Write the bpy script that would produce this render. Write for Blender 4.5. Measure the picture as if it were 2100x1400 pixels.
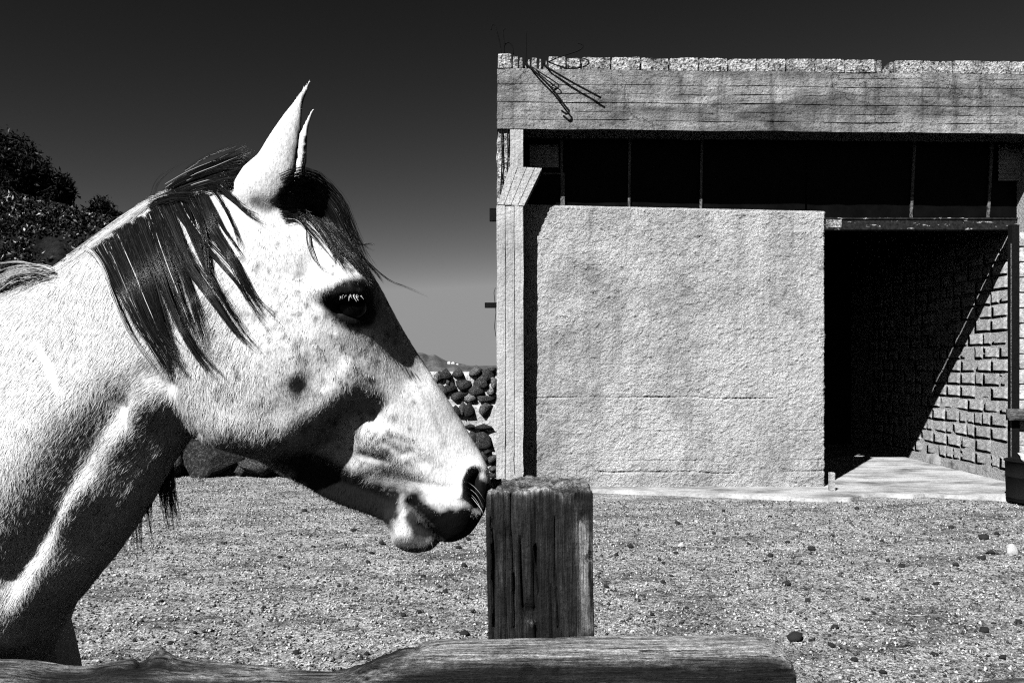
import bpy, bmesh, math, random
import numpy as np
from mathutils import Vector, Matrix

sc = bpy.context.scene
for _o in list(bpy.data.objects):
    bpy.data.objects.remove(_o, do_unlink=True)
C = sc.collection

# ------------------------------------------------------------------ camera
F = 1633.0            # focal length in photograph pixels (28 mm on a 36 mm frame)
HC = 1.60             # eye height
YH = 750.0            # horizon row in the photograph
cam_d = bpy.data.cameras.new('camera')
cam_d.sensor_width = 36.0
cam_d.lens = 36.0 * F / 2100.0
cam_d.shift_y = (YH - 700.0) / 2100.0
cam_d.clip_start = 0.05
cam_d.clip_end = 60000.0
cam = bpy.data.objects.new('camera', cam_d)
cam.location = (0, 0, HC)
cam.rotation_euler = (math.radians(90), 0, 0)
C.objects.link(cam)
sc.camera = cam

# ------------------------------------------------------------------ light
SUN_EL, SUN_AZ = math.radians(43.0), math.radians(33.0)   # azimuth: behind the camera, to its left
to_sun = Vector((-math.sin(SUN_AZ) * math.cos(SUN_EL), -math.cos(SUN_AZ) * math.cos(SUN_EL), math.sin(SUN_EL)))
world = bpy.data.worlds.new('World')
sc.world = world
world.use_nodes = True
wn = world.node_tree
wn.nodes.clear()
w_out = wn.nodes.new('ShaderNodeOutputWorld')
w_bg = wn.nodes.new('ShaderNodeBackground')
w_sky = wn.nodes.new('ShaderNodeTexSky')
w_sky.sky_type = 'NISHITA'
w_sky.sun_disc = False
w_sky.sun_elevation = SUN_EL
w_sky.sun_rotation = math.atan2(to_sun.x, to_sun.y)
w_sky.altitude = 0
w_sky.air_density = 1.0
w_sky.dust_density = 0.2
w_sky.ozone_density = 3.0
# black-and-white picture through a deep red filter: only the red of the sky counts
w_sep = wn.nodes.new('ShaderNodeSeparateColor')
w_pow = wn.nodes.new('ShaderNodeMath'); w_pow.operation = 'POWER'; w_pow.inputs[1].default_value = 2.4
w_mul = wn.nodes.new('ShaderNodeMath'); w_mul.operation = 'MULTIPLY'; w_mul.inputs[1].default_value = 0.085
w_min = wn.nodes.new('ShaderNodeMath'); w_min.operation = 'MINIMUM'; w_min.inputs[1].default_value = 3.0
w_bg.inputs['Strength'].default_value = 0.06
wn.links.new(w_sky.outputs[0], w_sep.inputs[0])
wn.links.new(w_sep.outputs[0], w_pow.inputs[0])
wn.links.new(w_pow.outputs[0], w_mul.inputs[0])
wn.links.new(w_mul.outputs[0], w_min.inputs[0])
wn.links.new(w_min.outputs[0], w_bg.inputs['Color'])
wn.links.new(w_bg.outputs[0], w_out.inputs[0])

sun_d = bpy.data.lights.new('sun', 'SUN')
sun_d.energy = 5.0
sun_d.angle = math.radians(0.53)
sun_d.color = (1.0, 1.0, 1.0)
sun_o = bpy.data.objects.new('sun', sun_d)
sun_o.rotation_euler = to_sun.to_track_quat('Z', 'Y').to_euler()
sun_o.location = (-4, -6, 9)
C.objects.link(sun_o)

vs = sc.view_settings
sc.display_settings.display_device = 'sRGB'
vs.view_transform = 'Standard'
vs.look = 'None'
vs.exposure = 0.75
vs.gamma = 1.0
vs.use_curve_mapping = False
sc.cycles.use_denoising = False
sc.cycles.max_bounces = 6
sc.cycles.diffuse_bounces = 0
sc.cycles.glossy_bounces = 2
sc.cycles.transparent_max_bounces = 8
sc.cycles.use_adaptive_sampling = True
sc.cycles.adaptive_threshold = 0.02
sc.cycles.pixel_filter_type = 'BLACKMAN_HARRIS'
sc.cycles.filter_width = 1.2

# ------------------------------------------------------------------ helpers
rng = np.random.default_rng(7)
random.seed(7)

def PX(x, Z): return (x - 1050.0) / F * Z
def PZ(y, Z): return HC + (YH - y) / F * Z
def P(x, y, Z): return (PX(x, Z), Z, PZ(y, Z))

def _hash3(ix, iy, iz, seed):
    h = (ix.astype(np.int64) * 374761393 + iy.astype(np.int64) * 668265263 + iz.astype(np.int64) * 2147483647 + seed * 1274126177)
    h = (h ^ (h >> 13)) * 1274126177
    h = h & 0xffffffff
    h = (h ^ (h >> 16)) * 2246822519 & 0xffffffff
    h = h ^ (h >> 13)
    return (h & 0xffffff).astype(np.float64) / 0xffffff * 2 - 1

def vnoise(p, scale=1.0, seed=0):
    """smooth value noise in -1..1 at points p (n,3)"""
    q = np.asarray(p, float) * scale
    i = np.floor(q); f = q - i
    u = f * f * (3 - 2 * f)
    i = i.astype(np.int64)
    out = 0
    for dx in (0, 1):
        wx = u[:, 0] if dx else 1 - u[:, 0]
        for dy in (0, 1):
            wy = u[:, 1] if dy else 1 - u[:, 1]
            for dz in (0, 1):
                wz = u[:, 2] if dz else 1 - u[:, 2]
                out = out + wx * wy * wz * _hash3(i[:, 0] + dx, i[:, 1] + dy, i[:, 2] + dz, seed)
    return out

def fbm(p, scale=1.0, octaves=4, seed=0, gain=0.5):
    a, s, t, n = 1.0, scale, 0, 0
    for k in range(octaves):
        t = t + a * vnoise(p, s, seed + 17 * k)
        n += a
        a *= gain; s *= 2.03
    return t / n

def link(o, parent=None):
    C.objects.link(o)
    if parent is not None:
        o.parent = parent
    return o

def mesh_data(name, verts, faces, mat=None, smooth=False):
    me = bpy.data.meshes.new(name)
    if isinstance(faces, np.ndarray):
        v = np.ascontiguousarray(verts, np.float32); k = faces.shape[1]
        me.vertices.add(len(v)); me.vertices.foreach_set('co', v.ravel())
        me.loops.add(faces.size); me.loops.foreach_set('vertex_index', np.ascontiguousarray(faces, np.int32).ravel())
        me.polygons.add(len(faces)); me.polygons.foreach_set('loop_start', np.arange(0, faces.size, k, dtype=np.int32))
    else:
        me.from_pydata([tuple(v) for v in verts], [], [tuple(f) for f in faces])
    if smooth:
        me.polygons.foreach_set('use_smooth', np.ones(len(me.polygons), bool))
    me.update(calc_edges=True)
    if not isinstance(faces, np.ndarray):
        me.validate()
    if mat is not None:
        me.materials.append(mat)
    return me

def mobj(name, verts, faces, mat=None, parent=None, smooth=False):
    return link(bpy.data.objects.new(name, mesh_data(name, verts, faces, mat, smooth)), parent)

def thing(name, label, cat, loc=(0, 0, 0), group=None):
    o = bpy.data.objects.new(name, None)
    o.empty_display_size = 0.1
    o.location = loc
    return tag(link(o), label, cat, group)

def tag(o, label=None, cat=None, group=None, kind=None):
    if label: o['label'] = label
    if cat: o['category'] = cat
    if group: o['group'] = group
    if kind: o['kind'] = kind
    return o

def local(pts, root):
    l = root.location
    return [(p[0] - l[0], p[1] - l[1], p[2] - l[2]) for p in pts]

def vattr(me, name, vals):
    a = me.attributes.new(name, 'FLOAT', 'POINT')
    a.data.foreach_set('value', np.ascontiguousarray(vals, np.float32))

def sub_box(x0, x1, y0, y1, z0, z1, step, amp=0.0, scale=4.0, seed=0, bev=0.012):
    """box shell made of a fine grid with rounded edges and an uneven skin; -> verts, faces"""
    lo, hi = np.array([x0, y0, z0], float), np.array([x1, y1, z1], float)
    st = np.array(step if hasattr(step, '__len__') else (step,) * 3, float)
    n = np.maximum(1, np.round((hi - lo) / st)).astype(int)
    ids = {}; pts = []; faces = []
    offs = [0]
    def grid(ax, side):
        u, w = [(1, 2), (2, 0), (0, 1)][ax]
        I, J = np.meshgrid(np.arange(n[u] + 1), np.arange(n[w] + 1), indexing='ij')
        L = np.zeros(I.shape + (3,), int); L[..., u] = I; L[..., w] = J; L[..., ax] = n[ax] if side else 0
        k = offs[0] + np.arange(I.size).reshape(I.shape); offs[0] += I.size
        pts.append(L.reshape(-1, 3))
        q = np.stack([k[:-1, :-1], k[1:, :-1], k[1:, 1:], k[:-1, 1:]], -1).reshape(-1, 4)
        faces.append(q if side else q[:, ::-1])
    for ax in range(3):
        grid(ax, 0); grid(ax, 1)
    L = np.concatenate(pts); Fq = np.concatenate(faces)
    key = (L[:, 0] * 100003 + L[:, 1]) * 100003 + L[:, 2]
    _, first, inv = np.unique(key, return_index=True, return_inverse=True)
    L = L[first]; Fq = inv.reshape(-1)[Fq]
    p = lo + L / n * (hi - lo)
    c = (lo + hi) / 2; h = (hi - lo) / 2
    bev = min(bev, h.min() * 0.9)
    d = np.clip(np.abs(p - c) - (h - bev), 0, None)
    ln = np.linalg.norm(d, axis=1)
    onb = (d > 1e-9).sum(1) > 1
    q = p.copy(); sgn = np.sign(p - c)
    q[onb] = (c + sgn * np.minimum(np.abs(p - c), h - bev))[onb] + sgn[onb] * d[onb] / ln[onb, None] * bev
    nrm = np.where(np.abs(np.abs(p - c) - h) < 1e-6, sgn, 0.0)
    nrm /= np.maximum(np.linalg.norm(nrm, axis=1), 1e-9)[:, None]
    if amp:
        q = q + nrm * (fbm(q, scale, 4, seed) * amp)[:, None]
    return q, [list(map(int, f)) for f in Fq]

def rock(seed, sub=1, rough=0.28, flat=0.75):
    """angular stone of unit radius"""
    bm = bmesh.new()
    bmesh.ops.create_icosphere(bm, subdivisions=sub, radius=1.0)
    v = np.array([w.co[:] for w in bm.verts]); f = np.array([[w.index for w in q.verts] for q in bm.faces])
    bm.free()
    r = np.random.default_rng(seed)
    v = v * (1 + rough * vnoise(v + seed * 3.1, 1.3, seed))[:, None]
    for k in range(9):                                   # chopped facets
        n = r.normal(size=3); n /= np.linalg.norm(n)
        d = v @ n - r.uniform(0.42, 0.75)
        v = v - np.clip(d, 0, None)[:, None] * n
    if sub > 1:
        v = v * (1 + 0.20 * fbm(v + seed, 3.2, 3, seed + 5))[:, None]
    v[:, 2] *= flat
    return v, f

def tube(pts, rad, n=6, cap=True):
    """round bar along a poly-line, radius constant or per point"""
    pts = [Vector(p) for p in pts]
    rad = [rad] * len(pts) if np.isscalar(rad) else list(rad)
    vs_, fs = [], []
    up = Vector((0.31, 0.2, 0.93))
    for i, p in enumerate(pts):
        t = (pts[min(i + 1, len(pts) - 1)] - pts[max(i - 1, 0)]).normalized()
        a = t.cross(up)
        if a.length < 1e-3: a = t.cross(Vector((1, 0, 0)))
        a.normalize(); b = t.cross(a)
        for k in range(n):
            w = 2 * math.pi * k / n
            vs_.append(p + (a * math.cos(w) + b * math.sin(w)) * rad[i])
    for i in range(len(pts) - 1):
        for k in range(n):
            fs.append((i * n + k, i * n + (k + 1) % n, (i + 1) * n + (k + 1) % n, (i + 1) * n + k))
    if cap:
        fs.append(tuple(range(n - 1, -1, -1))); fs.append(tuple(range((len(pts) - 1) * n, len(pts) * n)))
    return vs_, fs

def smooth_path(pts, per=6):
    """Catmull-Rom through the points"""
    p = np.array(pts, float)
    p = np.vstack([2 * p[0] - p[1], p, 2 * p[-1] - p[-2]])
    out = []
    for i in range(1, len(p) - 2):
        for t in np.linspace(0, 1, per, endpoint=False):
            out.append(0.5 * ((2 * p[i]) + (-p[i - 1] + p[i + 1]) * t + (2 * p[i - 1] - 5 * p[i] + 4 * p[i + 1] - p[i + 2]) * t * t
                              + (-p[i - 1] + 3 * p[i] - 3 * p[i + 1] + p[i + 2]) * t ** 3))
    out.append(p[-2])
    return np.array(out)

# ------------------------------------------------------------------ materials
class M:
    """little node-graph builder for a grey Principled material"""
    def __init__(self, name, rough=0.85, spec=0.3):
        self.m = bpy.data.materials.new(name); self.m.use_nodes = True
        self.t = self.m.node_tree; self.n = self.t.nodes
        self.b = self.n['Principled BSDF']
        self.b.inputs['Roughness'].default_value = rough
        self.b.inputs['Specular IOR Level'].default_value = spec
        self.co = self.n.new('ShaderNodeTexCoord')
        self.h = None
    def map(self, scale=(1, 1, 1), src='Object', rot=(0, 0, 0)):
        k = self.n.new('ShaderNodeMapping'); k.inputs['Scale'].default_value = scale; k.inputs['Rotation'].default_value = rot
        self.t.links.new(self.co.outputs[src], k.inputs['Vector']); return k.outputs[0]
    def noise(self, v, scale, detail=6, rough=0.6, dist=0.0):
        k = self.n.new('ShaderNodeTexNoise'); k.inputs['Scale'].default_value = scale; k.inputs['Detail'].default_value = detail
        k.inputs['Roughness'].default_value = rough; k.inputs['Distortion'].default_value = dist
        self.t.links.new(v, k.inputs['Vector']); return k.outputs[0]
    def voro(self, v, scale, feature='F1', rand=1.0, out=0):
        k = self.n.new('ShaderNodeTexVoronoi'); k.feature = feature; k.inputs['Scale'].default_value = scale
        k.inputs['Randomness'].default_value = rand
        self.t.links.new(v, k.inputs['Vector']); return k.outputs[out]
    def wave(self, v, scale, dist=4.0, detail=3, dscale=1.0, direction='X'):
        k = self.n.new('ShaderNodeTexWave'); k.bands_direction = direction
        k.inputs['Scale'].default_value = scale; k.inputs['Distortion'].default_value = dist
        k.inputs['Detail'].default_value = detail; k.inputs['Detail Scale'].default_value = dscale
        self.t.links.new(v, k.inputs['Vector']); return k.outputs['Fac']
    def attr(self, name):
        k = self.n.new('ShaderNodeAttribute'); k.attribute_name = name; return k.outputs['Fac']
    def ramp(self, v, stops):
        k = self.n.new('ShaderNodeValToRGB'); e = k.color_ramp.elements
        while len(e) < len(stops): e.new(0.5)
        for q, (p, c) in zip(e, stops): q.position = p; q.color = (c, c, c, 1)
        self.t.links.new(v, k.inputs[0]); return k.outputs[0]
    def math(self, op, a, b=None):
        k = self.n.new('ShaderNodeMath'); k.operation = op
        for i, s in enumerate((a, b)):
            if s is None: continue
            if isinstance(s, (int, float)): k.inputs[i].default_value = s
            else: self.t.links.new(s, k.inputs[i])
        return k.outputs[0]
    def mix(self, fac, a, b):
        k = self.n.new('ShaderNodeMix'); k.data_type = 'FLOAT'
        for i, s in ((0, fac), (2, a), (3, b)):
            if isinstance(s, (int, float)): k.inputs[i].default_value = s
            else: self.t.links.new(s, k.inputs[i])
        return k.outputs[0]
    def rand(self):
        k = self.n.new('ShaderNodeObjectInfo'); return k.outputs['Random']
    def color(self, v):
        if isinstance(v, (int, float)): self.b.inputs['Base Color'].default_value = (v, v, v, 1)
        else: self.t.links.new(v, self.b.inputs['Base Color'])
        return self
    def roughness(self, v):
        self.t.links.new(v, self.b.inputs['Roughness']); return self
    def bump(self, v, dist=0.01, strength=1.0):
        k = self.n.new('ShaderNodeBump'); k.inputs['Distance'].default_value = dist; k.inputs['Strength'].default_value = strength
        self.t.links.new(v, k.inputs['Height'])
        if self.h is not None: self.t.links.new(self.h, k.inputs['Normal'])
        self.h = k.outputs[0]; self.t.links.new(self.h, self.b.inputs['Normal'])
        return self

def make_mats():
    g = {}
    m = M('rough_plaster', 0.95, 0.1); v = m.map(); st = m.noise(m.map((1.0, 1, 0.8)), 1.1, 7, 0.68, 0.5); dr = m.noise(m.map((5, 1, 0.35)), 1.6, 5, 0.6)
    n1 = m.noise(v, 55, 8, 0.75); n2 = m.noise(v, 2.2, 5, 0.6); n3 = m.noise(v, 190, 3, 0.7); vo = m.voro(m.map((1, 1, 1.2)), 60)
    c = m.ramp(n2, [(0.25, 0.60), (0.5, 0.73), (0.78, 0.80)])
    c = m.math('MULTIPLY', c, m.ramp(st, [(0.34, 0.62), (0.5, 1.0), (0.62, 1.12)]))
    c = m.math('MULTIPLY', c, m.ramp(dr, [(0.32, 0.80), (0.5, 1.0)]))
    c = m.math('MULTIPLY', c, m.ramp(n1, [(0.36, 0.35), (0.47, 1.0), (0.7, 1.1)]))
    m.color(m.math('MULTIPLY', c, m.ramp(n3, [(0.35, 0.7), (0.6, 1.08)])))
    m.bump(n1, 0.042).bump(vo, 0.016).bump(n3, 0.010); g['plaster'] = m.m

    m = M('board_marked_concrete', 0.9, 0.2); v = m.map(); vl = m.map((0.6, 1, 14)); vv = m.map((14, 1, 0.6))
    n1 = m.noise(vl, 3.0, 8, 0.7); n2 = m.noise(v, 3.2, 6, 0.62); n3 = m.noise(v, 90, 4, 0.7); sp = m.noise(v, 28, 4, 0.6)
    lg = m.noise(m.map((0.5, 1, 2.2)), 0.9, 6, 0.7, 0.6)
    c = m.ramp(n2, [(0.28, 0.13), (0.5, 0.27), (0.74, 0.42)])
    c = m.math('MULTIPLY', c, m.ramp(lg, [(0.36, 0.38), (0.5, 1.0), (0.62, 1.5)]))
    drp = m.noise(m.map((7, 1, 0.5)), 1.3, 5, 0.65)
    c = m.math('MULTIPLY', c, m.ramp(drp, [(0.34, 0.55), (0.48, 1.0), (0.66, 1.2)]))
    c = m.math('MULTIPLY', c, m.ramp(n1, [(0.3, 0.82), (0.55, 1.0), (0.75, 1.1)]))
    c = m.math('MULTIPLY', c, m.ramp(sp, [(0.30, 0.30), (0.42, 1.0)]))
    ck = m.n.new('ShaderNodeVectorMath'); ck.operation = 'ADD'; wob = m.n.new('ShaderNodeTexNoise'); wob.inputs['Scale'].default_value = 2.5; wob.inputs['Detail'].default_value = 5
    m.t.links.new(v, wob.inputs['Vector']); m.t.links.new(m.map((0.55, 1, 1.3)), ck.inputs[0]); m.t.links.new(wob.outputs['Color'], ck.inputs[1])
    crk = m.voro(ck.outputs[0], 0.55, 'DISTANCE_TO_EDGE')
    crm = m.ramp(crk, [(0.0, 0.0), (0.006, 1.0)])
    c = m.math('MULTIPLY', c, m.math('ADD', 0.7, m.math('MULTIPLY', 0.3, crm)))
    m.color(m.math('MULTIPLY', c, m.ramp(n3, [(0.3, 0.7), (0.6, 1.1)])))
    m.bump(n1, 0.012).bump(n3, 0.016).bump(sp, 0.035).bump(crm, 0.01); g['concrete'] = m.m

    m = M('cast_concrete_pillar', 0.9, 0.2); v = m.map(); vv = m.map((12, 12, 0.5))
    n1 = m.noise(vv, 3.0, 8, 0.7); n2 = m.noise(v, 2.4, 6, 0.62); n3 = m.noise(v, 90, 4, 0.7); sp = m.noise(v, 24, 4, 0.6)
    c = m.ramp(n2, [(0.3, 0.36), (0.5, 0.54), (0.74, 0.66)])
    c = m.math('MULTIPLY', c, m.ramp(n1, [(0.3, 0.72), (0.55, 1.0), (0.75, 1.1)]))
    c = m.math('MULTIPLY', c, m.ramp(sp, [(0.28, 0.4), (0.38, 1.0)]))
    m.color(m.math('MULTIPLY', c, m.ramp(n3, [(0.3, 0.75), (0.6, 1.08)])))
    m.bump(n1, 0.022).bump(n3, 0.010).bump(sp, 0.02); g['pillar'] = m.m

    m = M('pumice_block', 0.95, 0.1); v = m.map(); n1 = m.noise(v, 26, 6, 0.75); vo = m.voro(v, 40); n2 = m.noise(v, 5, 3)
    c = m.ramp(n1, [(0.40, 0.04), (0.48, 0.5), (0.60, 0.82)])
    c = m.math('MULTIPLY', c, m.ramp(n2, [(0.35, 0.35), (0.55, 1.0)]))
    m.color(c); m.bump(n1, 0.05).bump(vo, 0.02); g['block'] = m.m

    m = M('whitewashed_block', 0.92, 0.15); v = m.map(); n1 = m.noise(v, 30, 6, 0.7); n2 = m.noise(v, 4, 5, 0.65)
    r = m.math('MULTIPLY', m.rand(), 0.35)
    c = m.ramp(n2, [(0.3, 0.26), (0.5, 0.56), (0.72, 0.76)])
    c = m.math('MULTIPLY', c, m.ramp(n1, [(0.35, 0.5), (0.55, 1.1)]))
    m.color(m.math('MULTIPLY', c, m.math('SUBTRACT', 1.15, r))); m.bump(n1, 0.02).bump(n2, 0.02); g['wallblock'] = m.m

    m = M('mortar', 0.95, 0.1); v = m.map(); n1 = m.noise(v, 40, 6, 0.7)
    m.color(m.ramp(n1, [(0.3, 0.22), (0.6, 0.50)])); m.bump(n1, 0.03); g['mortar'] = m.m

    m = M('lime_mortar', 0.95, 0.1); v = m.map(); n1 = m.noise(v, 26, 6, 0.7); n2 = m.noise(v, 5, 4)
    c = m.ramp(n1, [(0.32, 0.18), (0.45, 0.50), (0.7, 0.66)])
    m.color(m.math('MULTIPLY', c, m.ramp(n2, [(0.3, 0.6), (0.5, 1.0)]))); m.bump(n1, 0.03); g['lime'] = m.m

    m = M('lava_rock', 0.85, 0.3); v = m.map(); n1 = m.noise(v, 14, 8, 0.75); vo = m.voro(v, 30)
    r = m.rand()
    c = m.ramp(n1, [(0.40, 0.006), (0.50, 0.045), (0.62, 0.20)])
    m.color(m.math('MULTIPLY', c, m.ramp(r, [(0.0, 0.5), (0.6, 1.3), (0.8, 3.5), (1.0, 5.0)]))); m.bump(n1, 0.08).bump(vo, 0.02); g['lava'] = m.m

    m = M('black_pebble', 0.9, 0.2); v = m.map(); n1 = m.noise(v, 60, 6, 0.75)
    m.color(m.ramp(n1, [(0.35, 0.008), (0.7, 0.05)])); m.bump(n1, 0.006); g['pebble'] = m.m

    m = M('pale_stone', 0.9, 0.2); v = m.map(); n1 = m.noise(v, 40, 6, 0.75)
    m.color(m.ramp(n1, [(0.35, 0.5), (0.65, 0.82)])); m.bump(n1, 0.012); g['palestone'] = m.m

    m = M('rusted_steel', 0.9, 0.05); v = m.map(); n1 = m.noise(v, 30, 7, 0.75); n2 = m.noise(m.map((1.2, 1, 4)), 5, 5, 0.7)
    fl = m.ramp(n2, [(0.60, 0.0), (0.64, 1.0)])
    m.color(m.mix(fl, m.ramp(n1, [(0.35, 0.005), (0.65, 0.03)]), m.ramp(n1, [(0.42, 0.03), (0.5, 0.5)])))
    m.bump(n1, 0.006); g['rust'] = m.m

    m = M('dark_iron', 0.85, 0.05); v = m.map(); n1 = m.noise(v, 80, 5, 0.7)
    m.color(m.ramp(n1, [(0.3, 0.002), (0.7, 0.012)])); m.bump(n1, 0.002); g['iron'] = m.m

    m = M('grey_paint_steel', 0.7, 0.3); v = m.map(); n1 = m.noise(v, 40, 5, 0.7)
    m.color(m.ramp(n1, [(0.4, 0.01), (0.5, 0.08), (0.65, 0.2)])); g['steel'] = m.m

    m = M('dirty_dark_glass', 0.5, 0.03); v = m.map(); n1 = m.noise(v, 3, 5, 0.7)
    m.color(m.ramp(n1, [(0.4, 0.002), (0.8, 0.006)])); g['glass'] = m.m

    m = M('corrugated_sheet', 0.8, 0.3); v = m.map(); n1 = m.noise(v, 9, 5, 0.7)
    m.color(m.ramp(n1, [(0.35, 0.25), (0.7, 0.5)])); g['sheet'] = m.m

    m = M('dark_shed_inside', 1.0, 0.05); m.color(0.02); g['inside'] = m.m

    m = M('concrete_floor', 0.92, 0.15); v = m.map(); n1 = m.noise(v, 45, 7, 0.75); n2 = m.noise(m.map((1, 2.2, 1)), 1.3, 6, 0.65)
    c = m.ramp(n2, [(0.34, 0.10), (0.45, 0.30), (0.60, 0.52)])
    m.color(m.math('MULTIPLY', c, m.ramp(n1, [(0.32, 0.6), (0.55, 1.1)]))); m.bump(n1, 0.01); g['floor'] = m.m

    m = M('gravel_ground', 0.95, 0.1); v = m.map((1, 1, 1), 'Object'); n1 = m.noise(v, 24, 8, 0.8); n2 = m.noise(m.map((0.8, 1.8, 1)), 1.6, 7, 0.68); vo = m.voro(v, 45)
    n3 = m.noise(v, 75, 4, 0.75)
    c = m.ramp(n1, [(0.38, 0.07), (0.47, 0.40), (0.55, 0.66), (0.66, 0.85)])
    c = m.math('MULTIPLY', c, m.ramp(n2, [(0.36, 0.42), (0.50, 0.95), (0.62, 1.25)]))
    m.color(m.math('MULTIPLY', c, m.ramp(n3, [(0.42, 0.18), (0.5, 1.0), (0.60, 1.45)]))); m.bump(n1, 0.05).bump(vo, 0.012).bump(n3, 0.012); g['ground'] = m.m

    m = M('gravel_bits', 0.95, 0.1)
    m.color(m.ramp(m.attr('tone'), [(0.0, 0.02), (0.35, 0.08), (0.6, 0.34), (1.0, 0.60)])); g['bits'] = m.m

    m = M('far_land', 1.0, 0.0); v = m.map(); n1 = m.noise(v, 0.02, 6, 0.7); n2 = m.noise(v, 0.15, 4, 0.7)
    c = m.ramp(n1, [(0.35, 0.05), (0.65, 0.12)])
    m.color(m.math('MULTIPLY', c, m.ramp(n2, [(0.35, 0.6), (0.65, 1.3)]))); g['farland'] = m.m

    m = M('white_houses', 0.9, 0.1); m.color(0.75); g['white'] = m.m

    m = M('sea_water', 0.35, 0.5); v = m.map(); n1 = m.noise(v, 0.4, 4, 0.6)
    m.color(0.03); m.bump(n1, 0.3); g['sea'] = m.m

    m = M('scrub_earth', 1.0, 0.05); v = m.map(); n1 = m.noise(v, 3, 8, 0.8)
    m.color(m.ramp(n1, [(0.4, 0.006), (0.6, 0.03), (0.75, 0.10)])); m.bump(n1, 0.12); g['scrub'] = m.m

    m = M('leaf', 0.8, 0.05); m.color(m.ramp(m.attr('tone'), [(0.0, 0.003), (0.8, 0.014), (0.97, 0.05), (1.0, 0.12)])); g['leaf'] = m.m
    m = M('scrub_leaf', 0.7, 0.1); m.color(m.ramp(m.attr('tone'), [(0.0, 0.004), (0.6, 0.016), (0.88, 0.08), (1.0, 0.55)])); g['scrubleaf'] = m.m
    m = M('bark', 0.9, 0.1); m.color(0.03); g['bark'] = m.m
    return g
MT = make_mats()

# ================================================================== the setting
# ---- ground: one sheet, fine near the camera, coarse to the cliff edge
def ground_sheet():
    xs = np.concatenate([np.linspace(-260, -14, 30), np.linspace(-13, 13, 210), np.linspace(14, 260, 30)])
    ys = np.concatenate([np.linspace(-120, -2, 20), np.linspace(-1, 14, 150), np.linspace(15, 230, 40)])
    X, Y = np.meshgrid(xs, ys)
    p = np.stack([X.ravel(), Y.ravel(), np.zeros(X.size)], 1)
    z = 0.03 * fbm(p, 0.9, 4, 3) + 0.018 * fbm(p, 5.0, 3, 9)
    near = np.clip(1 - (np.maximum(p[:, 1] - 9.0, 0)) / 1.0, 0, 1)       # level under the shed and the wall
    p[:, 2] = np.where(p[:, 1] > 15, 0, z * near) - 0.012
    nx, ny = len(xs), len(ys)
    i = np.arange(nx * ny).reshape(ny, nx)
    f = np.stack([i[:-1, :-1].ravel(), i[:-1, 1:].ravel(), i[1:, 1:].ravel(), i[1:, :-1].ravel()], 1)
    tag(mobj('ground', p, f, MT['ground'], None, True), kind='structure')
ground_sheet()

# gravel lying on the yard: too many to count
def gravel():
    n = 90000
    Zs = rng.uniform(0, 1, n) ** 0.8 * 8.4 + 3.3
    X = rng.uniform(-0.70, 0.70, n) * (Zs + 0.6)
    ok = ~((X > 0.9) & (Zs > 9.5)) & (Zs < 11.6)
    X, Zs = X[ok], Zs[ok]; n = len(X)
    base = np.array([[1, 0, 0], [-.5, .87, 0], [-.5, -.87, 0], [0.1, 0, .8], [0, 0, -.5]])
    fb = np.array([[0, 1, 3], [1, 2, 3], [2, 0, 3], [1, 0, 4], [2, 1, 4], [0, 2, 4]])
    r = rng.uniform(0.25, 1, n) ** 3.0 * 0.012 + 0.003
    a = rng.uniform(0, 6.28, n)
    v = base[None] * (1 + 0.35 * rng.normal(size=(n, 5, 3)))
    ca, sa = np.cos(a)[:, None], np.sin(a)[:, None]
    vx = v[:, :, 0] * ca - v[:, :, 1] * sa; vy = v[:, :, 0] * sa + v[:, :, 1] * ca
    lg = np.where(rng.uniform(size=n) < 0.02, 5.0, 1.0)             # a few bits of straw
    v[:, :, 0] *= lg[:, None]; v[:, :, 1:] /= np.sqrt(lg)[:, None, None]
    vx = v[:, :, 0] * ca - v[:, :, 1] * sa; vy = v[:, :, 0] * sa + v[:, :, 1] * ca
    q = np.stack([vx, vy, v[:, :, 2]], 2) * r[:, None, None]
    pz = np.stack([X, Zs, X * 0], 1)
    zg = (0.03 * fbm(pz, 0.9, 4, 3) + 0.018 * fbm(pz, 5.0, 3, 9)) * np.clip(1 - np.maximum(Zs - 9.0, 0), 0, 1) - 0.012
    q += np.stack([X, Zs, zg + 0.001 + r * 0.2], 1)[:, None, :]
    f = (fb[None] + 5 * np.arange(n)[:, None, None]).reshape(-1, 3)
    me = mesh_data('gravel', q.reshape(-1, 3), f, MT['bits'])
    t = np.where(rng.uniform(size=n) < 0.45, rng.uniform(0, 0.35, n), rng.uniform(0.4, 0.95, n))
    vattr(me, 'tone', np.repeat(t, 5))
    tag(link(bpy.data.objects.new('gravel', me)), 'loose light and dark gravel scattered over the whole yard', 'gravel', kind='stuff')
gravel()

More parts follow.
